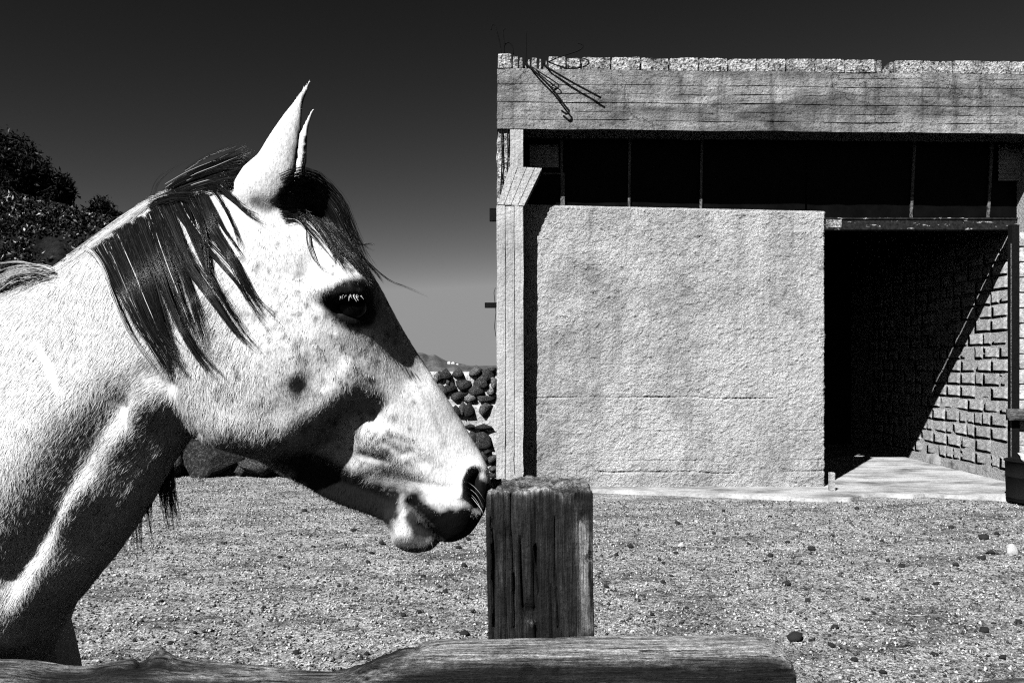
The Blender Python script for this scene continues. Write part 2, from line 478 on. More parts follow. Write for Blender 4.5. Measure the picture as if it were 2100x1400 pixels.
# ---- sea and the far island
def sea():
    v = [(-40000, 231, -30), (40000, 231, -30), (40000, 45000, -30), (-40000, 45000, -30)]
    tag(mobj('sea', v, [(0, 1, 2, 3)], MT['sea']), kind='structure')
    # headland of the plain itself, dropping to the water
    D = 2600.0
    prof = [(700, 752), (780, 748), (820, 738), (850, 724), (866, 723), (880, 728), (890, 726), (905, 734), (920, 741), (935, 743), (950, 746), (975, 749), (1100, 748), (1400, 746), (1900, 744), (2400, 750)]
    pv = smooth_path([(a, b, 0) for a, b in prof], 8)
    rows = []
    for k, (dz, hh) in enumerate([(-160, 0.0), (-120, 0.45), (-60, 0.8), (0, 1.0), (90, 0.75), (260, 0.0)]):
        for i, (a, b, _) in enumerate(pv):
            Z = D + dz
            top = PZ(b, D) + 30
            w = 1 + 0.05 * math.sin(i * 0.35 + k)
            rows.append((PX(a, D), Z, -30.5 + top * hh * (w if 0 < hh < 1 else 1)))
    m = len(pv)
    f = [(k * m + i, k * m + i + 1, (k + 1) * m + i + 1, (k + 1) * m + i) for k in range(5) for i in range(m - 1)]
    tag(mobj('hills', rows, f, MT['farland']), kind='structure')
    # white village on the headland
    for i, (a, b, w, h) in enumerate([(921, 740.5, 6, 2.2), (929, 742, 7, 2.6), (938, 744, 5, 1.8)]):
        Z = D - 30
        x, _, z = P(a, b + 2.5, Z); s = Z / F
        q, fc = sub_box(x - w * s / 2, x + w * s / 2, Z - 12, Z + 8, z - 14, z + h * s * 0.5, 1000, 0, bev=0.3)
        q2, f2 = sub_box(x - w * s / 5, x + w * s / 3, Z - 10, Z + 6, z + h * s * 0.5 - .3, z + h * s * 0.95, 1000, 0, bev=0.3)
        o = thing('house', ['white house highest on the far headland beyond the sea', 'white house in the middle of the far headland village', 'white house lowest on the slope of the far headland'][i], 'house', (x, Z, z - 14), 'white houses on the far headland')
        mobj('wall', local(q, o), fc, MT['white'], o); mobj('upper_storey', local(q2, o), f2, MT['white'], o)
sea()

# ---- hillside on the left with scrub, and the trees on it
def hill_h(x, y):
    """height of the bank at the left"""
    # crest line falls from left to right
    t = np.clip((-5.8 - x) / 2.8, 0, 1)
    t = t * t * (3 - 2 * t)
    c = 4.62 + 0.23 * (-9.0 - np.maximum(x, -14))
    d = np.clip((y - 14.5) / 2.2, 0, 1); d = d * d * (3 - 2 * d)
    return c * t * d

def hillside():
    xs = np.linspace(-40, -5.6, 130); ys = np.linspace(14.2, 34, 70)
    X, Y = np.meshgrid(xs, ys)
    p = np.stack([X.ravel(), Y.ravel(), np.zeros(X.size)], 1)
    h = hill_h(p[:, 0], p[:, 1])
    p[:, 2] = -0.05 + h + 0.35 * fbm(p, 0.9, 4, 5) * np.clip(h, 0, 1)
    nx, ny = len(xs), len(ys)
    i = np.arange(nx * ny).reshape(ny, nx)
    f = np.stack([i[:-1, :-1].ravel(), i[:-1, 1:].ravel(), i[1:, 1:].ravel(), i[1:, :-1].ravel()], 1)
    tag(mobj('hillside', p, f, MT['scrub'], None, True), kind='structure')
    # scrub leaves covering it
    n = 70000
    x = rng.uniform(-15, -6.2, n); y = rng.uniform(14.6, 18.5, n)
    z = hill_h(x, y)
    keep = (z > 0.3) & (fbm(np.stack([x, y, z], 1), 2.2, 3, 31) > -0.12)
    leaf_mesh('scrub', np.stack([x, y, z + rng.uniform(-0.05, 0.28, n)], 1)[keep], 0.02, 0.055, MT['scrubleaf'],
              'low dry scrub covering the dark bank behind the horse', 'scrub')

def leaf_geo(c, s0, s1, seed=0, elong=2.2):
    r = np.random.default_rng(seed); n = len(c)
    u = r.normal(size=(n, 3)); u /= np.linalg.norm(u, axis=1)[:, None]
    w = np.cross(u, r.normal(size=(n, 3))); w /= np.linalg.norm(w, axis=1)[:, None]
    s = r.uniform(s0, s1, n)[:, None]
    k = np.cross(u, w) * s * 0.25
    v = np.stack([c - u * s * elong / 2, c + w * s / 2 + k, c + u * s * elong / 2, c - w * s / 2 + k], 1)
    i = 4 * np.arange(n)[:, None]
    f = np.concatenate([i + np.array([[0, 1, 2]]), i + np.array([[0, 2, 3]])])
    return v.reshape(-1, 3), f, np.repeat(r.uniform(0, 1, n), 4)

def leaf_mesh(name, c, s0, s1, mat, label, cat, seed=3):
    v, f, t = leaf_geo(c, s0, s1, seed)
    me = mesh_data(name, v, f, mat); vattr(me, 'tone', t)
    return tag(link(bpy.data.objects.new(name, me)), label, cat, kind='stuff')
hillside()

def tree(name, label, x, y, blobs, height, seed, trunk_r=0.14, n_leaf=16000, leaf=(0.02, 0.05)):
    r = np.random.default_rng(seed)
    z0 = float(hill_h(np.array([x]), np.array([y]))[0]) - 0.25
    o = thing(name, label, 'tree', (x, y, z0), 'trees on the bank')
    # trunk and limbs
    V, Fc = [], []
    def add(pts, rad):
        a, b = tube(pts, rad, 6); k = len(V)
        V.extend(a); Fc.extend([tuple(q + k for q in f) for f in b])
    top = Vector((0.1, 0, height * 0.6))
    add([(0, 0, 0), (0.05, 0.03, height * 0.3), tuple(top)], [trunk_r, trunk_r * .75, trunk_r * .5])
    for bx, by, bz, br in blobs:
        add([(0.03, 0.02, height * 0.22), (bx * .45, by * .4, bz * .62), (bx, by, bz)], [trunk_r * .6, trunk_r * .4, trunk_r * .12])
    mobj('trunk', V, Fc, MT['bark'], o)
    # crown: leaf clumps in uneven shells round each limb end
    cs = []
    tot = sum(b[3] ** 2 for b in blobs)
    for bx, by, bz, br in blobs:
        k = int(n_leaf * br ** 2 / tot)
        nt = max(10, int(90 * br))
        d = r.normal(size=(nt, 3)); d /= np.linalg.norm(d, axis=1)[:, None]
        tips = np.array([bx, by, bz]) + d * br * r.uniform(0.45, 1.0, (nt, 1)) * np.array([1, 1, 0.8])
        w = r.integers(0, nt, k)
        cs.append(tips[w] + r.normal(size=(k, 3)) * (0.05 + br * 0.09))
    v, f, t = leaf_geo(np.concatenate(cs), leaf[0], leaf[1], seed, 3.5)
    me = mesh_data('crown', v, f, MT['leaf']); vattr(me, 'tone', t)
    link(bpy.data.objects.new('crown', me), o)
    return o

# big dark tree: image x -60..160, y 270..450 at about 19 m
tree('evergreen_tree', 'broad dark evergreen tree on the crest of the bank', -11.9, 19.0,
     [(-1.2, 0, 1.55, 0.85), (-0.35, 0.2, 1.65, 0.65), (0.30, -0.2, 1.1, 0.62), (0.8, 0.1, 0.6, 0.5), (0.2, 0.1, 0.6, 0.7), (-1.0, 0.3, 0.7, 1.0), (1.12, 0, 0.85, 0.28), (-2.4, 0.4, 1.3, 1.0), (0.95, 0, 0.3, 0.35)],
     2.0, 11, n_leaf=110000)
tree('evergreen_tree', 'small dark bushy tree standing apart on the lower end of the bank', PX(206, 19.5), 19.5,
     [(0, 0, 0.85, 0.2), (0.15, 0.1, 0.62, 0.24), (-0.12, 0, 0.5, 0.25), (0.05, 0, 0.3, 0.3)], 1.0, 23, 0.06, 12000, (0.018, 0.045))

# ---- rubble wall of black lava in white mortar behind the yard
def stone_wall():
    Zf = 11.62
    x0, x1 = PX(720, Zf), PX(1046, Zf)
    o = thing('stone_wall', 'rubble wall of black lava stones set in white lime mortar', 'wall', (0, Zf, 0))
    q, f = sub_box(x0, x1, Zf + 0.04, Zf + 0.5, -0.05, PZ(762, Zf), 0.08, 0.03, 3, 4, 0.03)
    mobj('mortar_core', local(q, o), f, MT['lime'], o, True)
    # ledge course that sticks out half way
    q, f = sub_box(x0, x1, Zf - 0.10, Zf + 0.2, -0.05, PZ(830, Zf), 0.07, 0.03, 4, 6, 0.03)
    mobj('mortar_core', local(q, o), f, MT['lime'], o, True)
    variants = [mesh_data('stone', *rock(100 + i, 1, 0.4, 0.95), MT['lava'], False) for i in range(6)]
    r = random.Random(5)
    spots = [  # image x, y, half width, half height, of the stones one can tell apart
        (914, 770, 13, 10), (941, 767, 11, 9), (972, 765, 14, 10), (1000, 770, 14, 14), (1010, 757, 10, 6), (897, 775, 9, 12),
        (925, 797, 14, 9), (950, 788, 17, 11), (988, 785, 14, 14), (1008, 803, 8, 9), (905, 806, 14, 8), (978, 803, 18, 10), (940, 812, 16, 10), (965, 818, 14, 8), (995, 818, 16, 9),
        (918, 785, 6, 5), (1012, 785, 8, 14),
        (964, 843, 12, 12), (995, 838, 12, 12), (935, 840, 12, 10), (950, 842, 8, 11),
        (992, 875, 20, 5), (965, 872, 12, 4), (990, 905, 22, 17), (965, 900, 15, 12), (1014, 938, 13, 9), (990, 940, 14, 10), (1013, 958, 11, 6), (1000, 925, 8, 5), (1012, 972, 12, 6), (985, 968, 14, 9), (1000, 985, 14, 8)]
    for X in np.arange(735, 900, 27):
        for k, y in enumerate((772, 798, 822, 846, 872, 902, 934, 962)):
            spots.append((X + r.uniform(-9, 9) + (13 if k % 2 else 0), y + r.uniform(-4, 4), r.uniform(10, 15), r.uniform(8, 12)))
    s = Zf / F
    for (a, b, w, h) in spots:
        if a + w > 1046 - 4: w = max(5, 1040 - a)
        m = bpy.data.objects.new('stone', r.choice(variants)); link(m, o)
        low = b > 830
        x, _, z = P(a, b, Zf)
        m.location = (x, (-0.09 if low else 0.06), z)
        m.scale = (w * s * 1.6, 0.14, h * s * 1.8); m.rotation_euler = (0, r.choice((0, math.pi)), r.uniform(-.3, .3))
stone_wall()

# ---- dark boulders that carry on along the yard edge to the left
def boulders():
    Z = 11.55; r = random.Random(9)
    variants = [mesh_data('boulder', *rock(200 + i, 3, 0.3, 0.9), MT['lava'], False) for i in range(5)]
    spots = [(345, 950, 40, 60), (420, 945, 46, 44), (436, 905, 30, 18), (392, 900, 30, 30), (489, 955, 20, 24), (545, 950, 40, 34), (590, 958, 34, 30), (500, 925, 34, 22), (300, 955, 40, 40), (470, 912, 24, 22), (540, 915, 34, 24), (250, 950, 36, 40), (625, 955, 26, 26), (360, 900, 34, 30)]
    s = Z / F
    names = ['boulder at the foot of the rubble wall, between two others', 'black lava boulder']
    for i, (a, b, w, h) in enumerate(spots):
        x, _, z = P(a, b, Z)
        ob = bpy.data.objects.new('boulder', variants[i % 5]); link(ob)
        ob.location = (x, Z + 0.2 + (0.25 if b < 930 else 0), z); ob.scale = (w * s * 1.75, 0.42, h * s * 1.75)
        ob.rotation_euler = (r.uniform(-.15, .15), r.uniform(-.15, .15), r.uniform(0, 6))
        tag(ob, 'black lava boulder in the heap along the far edge of the gravel yard', 'boulder', 'boulders along the far edge of the yard')
boulders()

# ================================================================== the concrete shed
ZP = 10.04            # front of pillar and beam
ZW = 10.33            # face of the plastered wall
ZM = 10.72            # plane of the glazing above it
def shed():
    o = thing('concrete_shed', 'weathered concrete shed with rough plaster wall and open black doorway', 'shed', (PX(1019, ZP), ZP, 0))
    L = lambda pts: local(pts, o)
    XR = PX(2236, ZP)
    # beam: stacked form-board bands, each a little proud or shy of the next; slopes slightly like the photo
    rows = [(0.0, 0.10), (0.10, 0.25), (0.25, 0.40), (0.40, 0.55), (0.55, 0.70), (0.70, 0.84), (0.84, 1.0)]
    zl0, zl1 = PZ(140, ZP), PZ(263, ZP)
    slope = -(152 - 140) / (2090 - 1020)
    x0 = PX(1019, ZP)
    offs = [0.012, 0.002, 0.007, 0.001, 0.008, 0.003, 0.006]
    for k, (a, b) in enumerate(rows):
        za, zb = zl0 + (zl1 - zl0) * a, zl0 + (zl1 - zl0) * b
        q, f = sub_box(x0 + 0.004 * k % 0.01, XR, ZP + offs[k], ZP + 0.40, zb + 0.001, za - 0.001, 0.05, 0.014, 3.0, 40, 0.006)
        q[:, 2] += (q[:, 0] - x0) * slope + 0.010 * vnoise(q * np.array([1, 0, 0]), 1.6, 1)
        mobj('beam_board_band', L(q), f, MT['concrete'], o)
    # pillar below the bracket, plank-cast: three boards wide
    edges = [1018, 1036.5, 1055, 1074]
    for k in range(3):
        a, b = edges[k], edges[k + 1]
        q, f = sub_box(PX(a, ZP) + 0.002, PX(b, ZP) - 0.002, ZP + (0.0, 0.007, 0.002)[k], ZP + 0.36, -0.05, PZ(421, ZP), 0.06, 0.008, 4.0, 60 + k, 0.007)
        q[:, 0] += 0.004 * vnoise(q * np.array([0, 0, 1]), 2.5, 90)
        worn = np.clip(1 - (q[:, 2]) / 0.9, 0, 1)
        q[:, 0] += worn * 0.035 * fbm(q, 7, 3, 71 + k)
        q[:, 1] += worn * 0.02 * fbm(q, 9, 3, 81 + k)
        mobj('pillar_board', L(q), f, MT['pillar'], o)
    # upper pillar between bracket and beam, spalled on its left
    q, f = sub_box(PX(1046, ZP), PX(1073, ZP), ZP + 0.012, ZP + 0.36, PZ(344, ZP), PZ(262, ZP), 0.04, 0.006, 5, 66, 0.006)
    mobj('pillar_head', L(q), f, MT['pillar'], o)
    q, f = sub_box(PX(1020, ZP), PX(1047, ZP) , ZP + 0.05, ZP + 0.34, PZ(420, ZP), PZ(262, ZP), 0.03, 0.03, 9, 67, 0.02)
    mobj('spalled_core', L(q), f, MT['block'], o)
    for a in (1029, 1041):
        v, f = tube([P(a, 262, ZP + 0.02), P(a + 1, 320, ZP + 0.012), P(a - 2, 400, ZP + 0.02)], 0.009, 6)
        mobj('rebar', L(v), f, MT['iron'], o)
    # bracket: leaning boards
    top = [(1044, 342), (1062, 342), (1080, 343), (1097, 344), (1112, 345)]
    bot = [(1020, 419), (1034, 420), (1048, 420), (1062, 421), (1075, 422)]
    for k in range(4):
        pr = 0.05 + 0.006 * (k % 2)
        ring = [top[k], top[k + 1], bot[k + 1], bot[k]]
        v = [P(a + (0.6 if i in (0, 3) else -0.6), b, ZP - 0.005 * (k % 2)) for i, (a, b) in enumerate(ring)]
        v = v + [(p[0], p[1] + 0.36, p[2]) for p in v]
        f = [(3, 2, 1, 0), (4, 5, 6, 7), (0, 1, 5, 4), (1, 2, 6, 5), (2, 3, 7, 6), (3, 0, 4, 7)]
        mobj('bracket_board', L(v), f, MT['pillar'], o)
    # plates sticking out of the pillar's left side
    for (a, b, c, d) in ((1003, 422, 1020, 448), (993, 618, 1020, 629)):
        q, f = sub_box(PX(a, ZP), PX(c, ZP), ZP + 0.14, ZP + 0.24, PZ(d, ZP), PZ(b, ZP), 9, 0, bev=0.004)
        mobj('plate', L(q), f, MT['iron'], o)
    v, f = tube([P(1016, 590, ZP + .1), P(1013, 600, ZP + .1), P(1017, 640, ZP + .1), P(1014, 670, ZP + .1), P(1017, 690, ZP + .1)], 0.004, 5)
    mobj('wire', L(v), f, MT['iron'], o)

    # plaster wall: a real rough sheet round a core, with crumbled edges
    xa, xb = PX(1060, ZW), PX(1693, ZW)
    nx, nz = 330, 320
    U, W = np.meshgrid(np.linspace(0, 1, nx), np.linspace(0, 1, nz))
    U, W = U.ravel(), W.ravel()
    x = xa + (xb - xa) * U
    zt = PZ(421, ZW) + (x - PX(1145, ZW)) * (-(433 - 421) / 545.0)
    z = -0.03 + (zt + 0.03) * W
    p = np.stack([x, np.zeros_like(x), z], 1)
    d = 0.017 * fbm(p, 12, 4, 5, 0.65) + 0.018 * np.abs(fbm(p * np.array([1, 1, 1.5]), 24, 3, 8, 0.6)) + 0.030 * fbm(p, 1.1, 3, 2)
    for zc, wv, ln in ((PZ(815, ZW), 0.010, 0.02), (PZ(968, ZW), 0.010, 0.02), (PZ(885, ZW), 0.006, 0.012), (PZ(945, ZW), 0.006, 0.012), (PZ(545, ZW), 0.005, 0.008)):
        cz = zc + 0.02 * vnoise(np.stack([x, x * 0, x * 0], 1), 3, 3)
        d += -ln * np.exp(-((z - cz) / wv) ** 2) * np.clip(0.5 + fbm(np.stack([x, x * 0 + zc, x * 0], 1), 1.6, 2, 5) * 1.6, 0, 1)
    edge = np.minimum((1 - U) * (xb - xa), (1 - W) * zt)
    y = ZW - d + 0.04 * np.clip(1 - edge / 0.03, 0, 1) ** 2
    xx = x + np.where(U > 0.999, 0.016 * fbm(np.stack([z * 0, z, z], 1), 9, 3, 6), 0)
    zz = z + np.where(W > 0.999, 0.008 * fbm(np.stack([x, x * 0, x], 1), 8, 3, 7), 0)
    v = np.stack([xx, y, zz], 1)
    i = np.arange(nx * nz).reshape(nz, nx)
    f = np.stack([i[:-1, :-1].ravel(), i[:-1, 1:].ravel(), i[1:, 1:].ravel(), i[1:, :-1].ravel()], 1)
    wl = mobj('plaster_wall', L(v), f, MT['plaster'], o, True)
    # its body behind the plaster coat
    q = [(xa, ZW + 0.03, -0.03), (xb - 0.006, ZW + 0.03, -0.03), (xb - 0.006, ZW + 0.24, -0.03), (xa, ZW + 0.24, -0.03)]
    tz = [PZ(421, ZW), PZ(433, ZW), PZ(433, ZW), PZ(421, ZW)]
    q = q + [(a[0], a[1], t - 0.008) for a, t in zip(q, tz)]
    wl2 = mobj('wall_core', L(q), [(3, 2, 1, 0), (4, 5, 6, 7), (0, 1, 5, 4), (1, 2, 6, 5), (2, 3, 7, 6), (3, 0, 4, 7)], MT['plaster'], o)
    # thin mortar cap seen as a bright line along the wall top
    q, f = sub_box(PX(1076, ZW), xb - 0.01, ZW + 0.012, ZW + 0.22, PZ(423.5, ZW), PZ(420.5, ZW), 0.12, 0.004, 6, 3, 0.004)
    q[:, 2] += (q[:, 0] - PX(1145, ZW)) * (-(433 - 421) / 545.0)
    mobj('wall_cap', L(q), f, MT['pillar'], wl)

    # glazing above: frame posts and dark panes
    posts = [(1152, 352, 425, 1152), (1292, 290, 426, 1290), (1440, 290, 428, 1437), (1877, 300, 447, 1868), (2036, 290, 447, 2026)]
    wposts = []
    for (xt, yt, yb, xbm) in posts:
        v, f = tube([P(xbm, yb, ZM), P(xt, 266, ZM)], 0.022, 4)
        wposts.append(mobj('window_post', L(v), f, MT['steel'], o))
    xs_ = [1076, 1152, 1291, 1439, 1655, 1872, 2031, 2150]
    for k in range(len(xs_) - 1):
        yb = 485 if xs_[k] < 1640 else (456 if xs_[k] < 1860 else 445.4)
        q, f = sub_box(PX(xs_[k] + 2, ZM), PX(xs_[k + 1] - 2, ZM), ZM + 0.03, ZM + 0.045, PZ(yb - 1.0, ZM), PZ(262, ZM), 9, 0, bev=0.002)
        mobj('pane', L(q), f, MT['glass'], wposts[min(k, 4)])
    q, f = sub_box(PX(1150, ZM), PX(1158, ZM), ZM - 0.03, ZM, PZ(424, ZM), PZ(355, ZM), 9, 0, bev=0.003)
    mobj('window_jamb', L(q), f, MT['steel'], o)
    q, f = sub_box(PX(1112, ZM), PX(1152, ZM), ZM - 0.02, ZM + 0.005, PZ(358, ZM), PZ(355, ZM), 9, 0, bev=0.003)
    mobj('window_rail', L(q), f, MT['steel'], o)
    # corrugated shutters in the shade under the beam
    for (a, b, y0, y1) in ((1086, 1145, 299, 345), (2044, 2120, 297, 372)):
        n = 60
        zc = np.linspace(PZ(y1, ZM), PZ(y0, ZM), n)
        yy = ZM - 0.04 + 0.012 * np.sin(np.linspace(0, 8 * 2 * math.pi, n))
        v = [(PX(a, ZM), yy[i], zc[i]) for i in range(n)] + [(PX(b, ZM), yy[i], zc[i]) for i in range(n)]
        f = [(i, n + i, n + i + 1, i + 1) for i in range(n - 1)]
        mobj('corrugated_shutter', L(v), f, MT['sheet'], o, True)

    # steel lintel over the doorway: I-section with old paint flakes
    zA, zB = PZ(471, ZM - .1), PZ(446, ZM - .1)
    xa2, xb2 = PX(1680, ZM - .1), PX(2088, ZM - .1)
    y0 = ZM - 0.10
    for (h0, h1, d0, d1) in ((zA, zA + 0.025, 0, 0.14), (zB - 0.025, zB, 0, 0.14), (zA + 0.02, zB - 0.02, 0.012, 0.13)):
        q, f = sub_box(xa2, xb2, y0 + d0, y0 + d1, h0, h1, 0.25, 0.002, 6, 2, 0.004)
        mobj('lintel', L(q), f, MT['rust'], o)
    q, f = sub_box(PX(1694, ZM - .1), PX(1726, ZM - .1), y0 - 0.004, y0 + 0.01, zA + 0.03, zB - 0.03, 0.03, 0.006, 20, 8, 0.003)
    mobj('mortar_patch', L(q), f, MT['block'], o)
    # ---- parapet of pumice blocks
    bx = [1050, 1064, 1089, 1104, 1124, 1162, 1193, 1254, 1315, 1374, 1435, 1496, 1555, 1615, 1675, 1736, 1800, 1838, 1898, 1959, 2018, 2078, 2139, 2200, 2236]
    low = {1064: 0.9, 1089: 0.92, 1104: 0.8, 1162: 0.92}
    hollow = {1064, 1104, 1800}
    zb = PZ(139, ZP)
    for k in range(len(bx) - 1):
        a, b = bx[k], bx[k + 1]
        sl = (PX(a, ZP) - x0) * slope
        hgt = 0.168 * low.get(a, 1.0) * (0.97 + 0.06 * rng.random())
        xa3, xb3 = PX(a, ZP) + 0.010, PX(b, ZP) - 0.010
        yy0 = ZP + 0.03 + 0.02 * rng.random()
        if a in hollow:                         # broken open: only ribs left round a cavity
            q1, f1 = sub_box(xa3, xa3 + (xb3 - xa3) * .28, yy0, yy0 + .19, zb + sl, zb + sl + hgt, 0.03, 0.012, 14, k, 0.012)
            q2, f2 = sub_box(xb3 - (xb3 - xa3) * .2, xb3, yy0 + .02, yy0 + .19, zb + sl, zb + sl + hgt * .9, 0.03, 0.012, 14, k + 9, 0.012)
            q3, f3 = sub_box(xa3, xb3, yy0 + .06, yy0 + .17, zb + sl, zb + sl + hgt * .42, 0.03, 0.012, 14, k + 19, 0.012)
            q = np.concatenate([q1, q2, q3]); f = f1 + [[i + len(q1) for i in w] for w in f2] + [[i + len(q1) + len(q2) for i in w] for w in f3]
        else:
            q, f = sub_box(xa3, xb3, yy0, yy0 + 0.19, zb + sl, zb + sl + hgt, 0.045, 0.013, 12, k, 0.014)
        mobj('parapet_block', L(q), f, MT['block'], o)
    q, f = sub_box(PX(1021, ZP), PX(1049, ZP), ZP + 0.01, ZP + 0.2, zb, PZ(109, ZP), 0.04, 0.008, 12, 99, 0.01)
    mobj('parapet_block', L(q), f, MT['block'], o)
    # ---- bent reinforcing bars left in the corner (image x, y, distance in front of the beam)
    bars = [
        [(1029, 122, -.1), (1025, 90, -.1), (1019, 66, -.08), (1014, 52, -.08), (1009, 52, -.08), (1007, 62, -.08)],
        [(1034, 122, -.1), (1033, 85, -.1), (1032, 63, -.1), (1036, 59, -.1)],
        [(1035, 118, -.14), (1034, 96, -.14), (1042, 87, -.14), (1050, 94, -.14), (1053, 112, -.14)],
        [(1078, 130, -.12), (1079, 95, -.12), (1079, 73, -.12), (1077, 64, -.12)],
        [(1113, 132, -.10), (1151, 116, .05), (1184, 105, .08), (1195, 97, .09), (1193, 91, .09), (1185, 89, .08)],
        [(1075, 128, -.10), (1098, 148, .04), (1131, 181, .05), (1161, 220, .06), (1167, 228, .06), (1163, 234, .06), (1151, 227, .05)],
        [(1118, 134, -.10), (1128, 142, .03), (1177, 171, .05), (1233, 201, .07)],
        [(1080, 130, -.10), (1111, 151, .03), (1144, 173, .04), (1142, 181, .04), (1131, 179, .03), (1139, 172, .03)],
    ]
    for k, b in enumerate(bars):
        pts = smooth_path([P(x_, y_, ZP - d_) for (x_, y_, d_) in b], 5)
        v, f = tube([tuple(t) for t in pts], 0.0075 if k not in (5, 6) else 0.012, 6)
        mobj('rebar', L(v), f, MT['iron'], o, True)

    # ---- inside: block wall on the right, back and roof
    XI = 6.85
    zc0 = 0.16
    q, f = sub_box(XI - 0.036, XI + 0.26, 10.2, 16.2, -0.05, 5.2, 3, 0, bev=0.004)
    side = mobj('side_wall', L(q), f, MT['mortar'], o)
    variants = []
    for k in range(7):
        q, f = sub_box(-0.06, 0.10, -0.5, 0.5, -0.5, 0.5, 0.2, 0.010, 2.2, 300 + k, 0.008)
        variants.append(mesh_data('wall_block', q, f, MT['wallblock'], True))
    r = random.Random(3)
    z = zc0; row = 0
    while z < 3.05:
        h = 0.188
        y = 10.36 + (0.19 if row % 2 else 0.0)
        while y < 15.0:
            ln = r.choice((0.385, 0.385, 0.39, 0.2)) if y > 10.5 else 0.39
            if not (abs(y - 12.72) < 0.2 and abs(z - 1.22) < 0.1):      # one block is missing
                b = link(bpy.data.objects.new('wall_block', r.choice(variants)), side)
                b.location = tuple(local([(XI + 0.02 + r.uniform(-.007, .006), y + ln / 2, z + h / 2)], o)[0])
                b.scale = (1, (ln - r.uniform(0.006, 0.012)) , (h - r.uniform(0.004, 0.010))); b.rotation_euler = (r.uniform(-.014, .014), 0, r.uniform(-.02, .02))
            y += ln
        z += h + 0.004; row += 1
    q, f = sub_box(XI - 0.01, XI + 0.1, 10.36, 15, z, z + 0.34, 0.12, 0.02, 3, 7, 0.02)
    mobj('ring_beam', L(q), f, MT['concrete'], o)
    # ragged footing of the side wall
    q, f = sub_box(XI - 0.03, XI + 0.1, 10.3, 15.5, -0.04, 0.17, 0.07, 0.05, 5, 12, 0.02)
    mobj('footing', L(q), f, MT['floor'], o)
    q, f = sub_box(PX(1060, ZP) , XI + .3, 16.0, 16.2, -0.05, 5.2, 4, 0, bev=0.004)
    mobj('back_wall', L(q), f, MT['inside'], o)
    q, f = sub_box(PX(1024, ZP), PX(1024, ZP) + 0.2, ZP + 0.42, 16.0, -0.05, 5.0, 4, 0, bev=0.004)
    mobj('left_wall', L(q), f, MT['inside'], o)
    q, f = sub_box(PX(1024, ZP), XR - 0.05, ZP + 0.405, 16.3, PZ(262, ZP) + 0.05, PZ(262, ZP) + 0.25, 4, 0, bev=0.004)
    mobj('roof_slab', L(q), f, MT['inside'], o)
    # right-hand pier of blocks and the steel door post in front of it
    q, f = sub_box(PX(2084, ZW), PX(2200, ZW), ZW + 0.03, ZW + 0.085, -0.04, 3.3, 4, 0, bev=0.004)
    pier = mobj('pier', L(q), f, MT['mortar'], o)
    z = -0.02; k = 0
    while z < 3.25:
        q, f = sub_box(PX(2089, ZW) + r.uniform(-.01, .01), PX(2170, ZW), ZW - 0.02, ZW + 0.09, z, z + 0.19, 0.06, 0.014, 9, 500 + k, 0.016)
        mobj('pier_block', L(q), f, MT['wallblock'], pier)
        z += 0.198; k += 1
    q, f = sub_box(PX(2176, ZP), PX(2232, ZP), ZP + 0.006, ZP + 0.36, -0.05, PZ(277, ZP), 0.06, 0.01, 4.0, 69, 0.008)
    mobj('pillar', L(q), f, MT['pillar'], o)
    q, f = sub_box(PX(2069, ZW), PX(2085, ZW), ZW - 0.06, ZW + 0.03, 0.0, PZ(462, ZW), 0.3, 0.004, 3, 5, 0.006)
    mobj('door_post', L(q), f, MT['iron'], o)
    q, f = sub_box(PX(2066.5, ZW), PX(2068.6, ZW), ZW - 0.065, ZW - 0.055, 0.0, PZ(500, ZW), 0.3, 0.003, 3, 5, 0.002)
    mobj('door_edge_strip', L(q), f, MT['steel'], o)
    return o
shed()

# ---- concrete floor of the shed with its ragged front edge
def shed_floor():
    edge = [(1040, 1000), (1240, 1009), (1400, 1014), (1500, 1018), (1600, 1024), (1690, 1027), (1740, 1026), (1770, 1019), (1800, 1016), (1860, 1019), (1900, 1016), (1960, 1021), (2020, 1023), (2070, 1027), (2160, 1036), (2260, 1040)]
    e = smooth_path([(HC * F / (b - YH) * (a - 1050) / F, HC * F / (b - YH), 0) for a, b in edge], 10)
    e[:, 1] += 0.05 * fbm(e, 5, 3, 4)
    n = len(e)
    z1 = 0.035
    v = [(p[0], p[1] - 0.03, -0.03) for p in e] + [(p[0], p[1], z1 - 0.01) for p in e] + [(p[0], p[1] + 0.03, z1) for p in e] + [(p[0], 10.7, z1) for p in e] + [(p[0] * 1.02, 16.05, z1) for p in e]
    f = [(k * n + i, k * n + i + 1, (k + 1) * n + i + 1, (k + 1) * n + i) for k in range(4) for i in range(n - 1)]
    tag(mobj('concrete_floor', v, f, MT['floor']), kind='structure')
shed_floor()

# ================================================================== the horse
# The mid-plane of the animal is a gently curved upright sheet; (u, v) are photograph pixels on it.
_uk = np.array([-2600, -1500, -900, -400, -100, 120, 300, 480, 600, 710, 860, 1000, 1200], float)
_zk = np.array([2.10, 1.88, 1.76, 1.62, 1.49, 1.385, 1.31, 1.272, 1.280, 1.300, 1.328, 1.352, 1.39])
_ud = np.arange(-2600, 1201, 4.0)
_zd = np.interp(_ud, _uk, _zk)
_k = np.hanning(61); _k /= _k.sum()
_zd = np.convolve(np.pad(_zd, 30, 'edge'), _k, 'valid')
_xd = (_ud - 1050) / F * _zd
def Zs(u): return np.interp(u, _ud, _zd)
_psi = np.arctan(np.gradient(_zd, _xd))
def psi_u(u): return np.interp(u, _ud, _psi)
def psi_x(x): return np.interp(x, _xd, _psi)
def Ys_x(x): return np.interp(x, _xd, _zd)

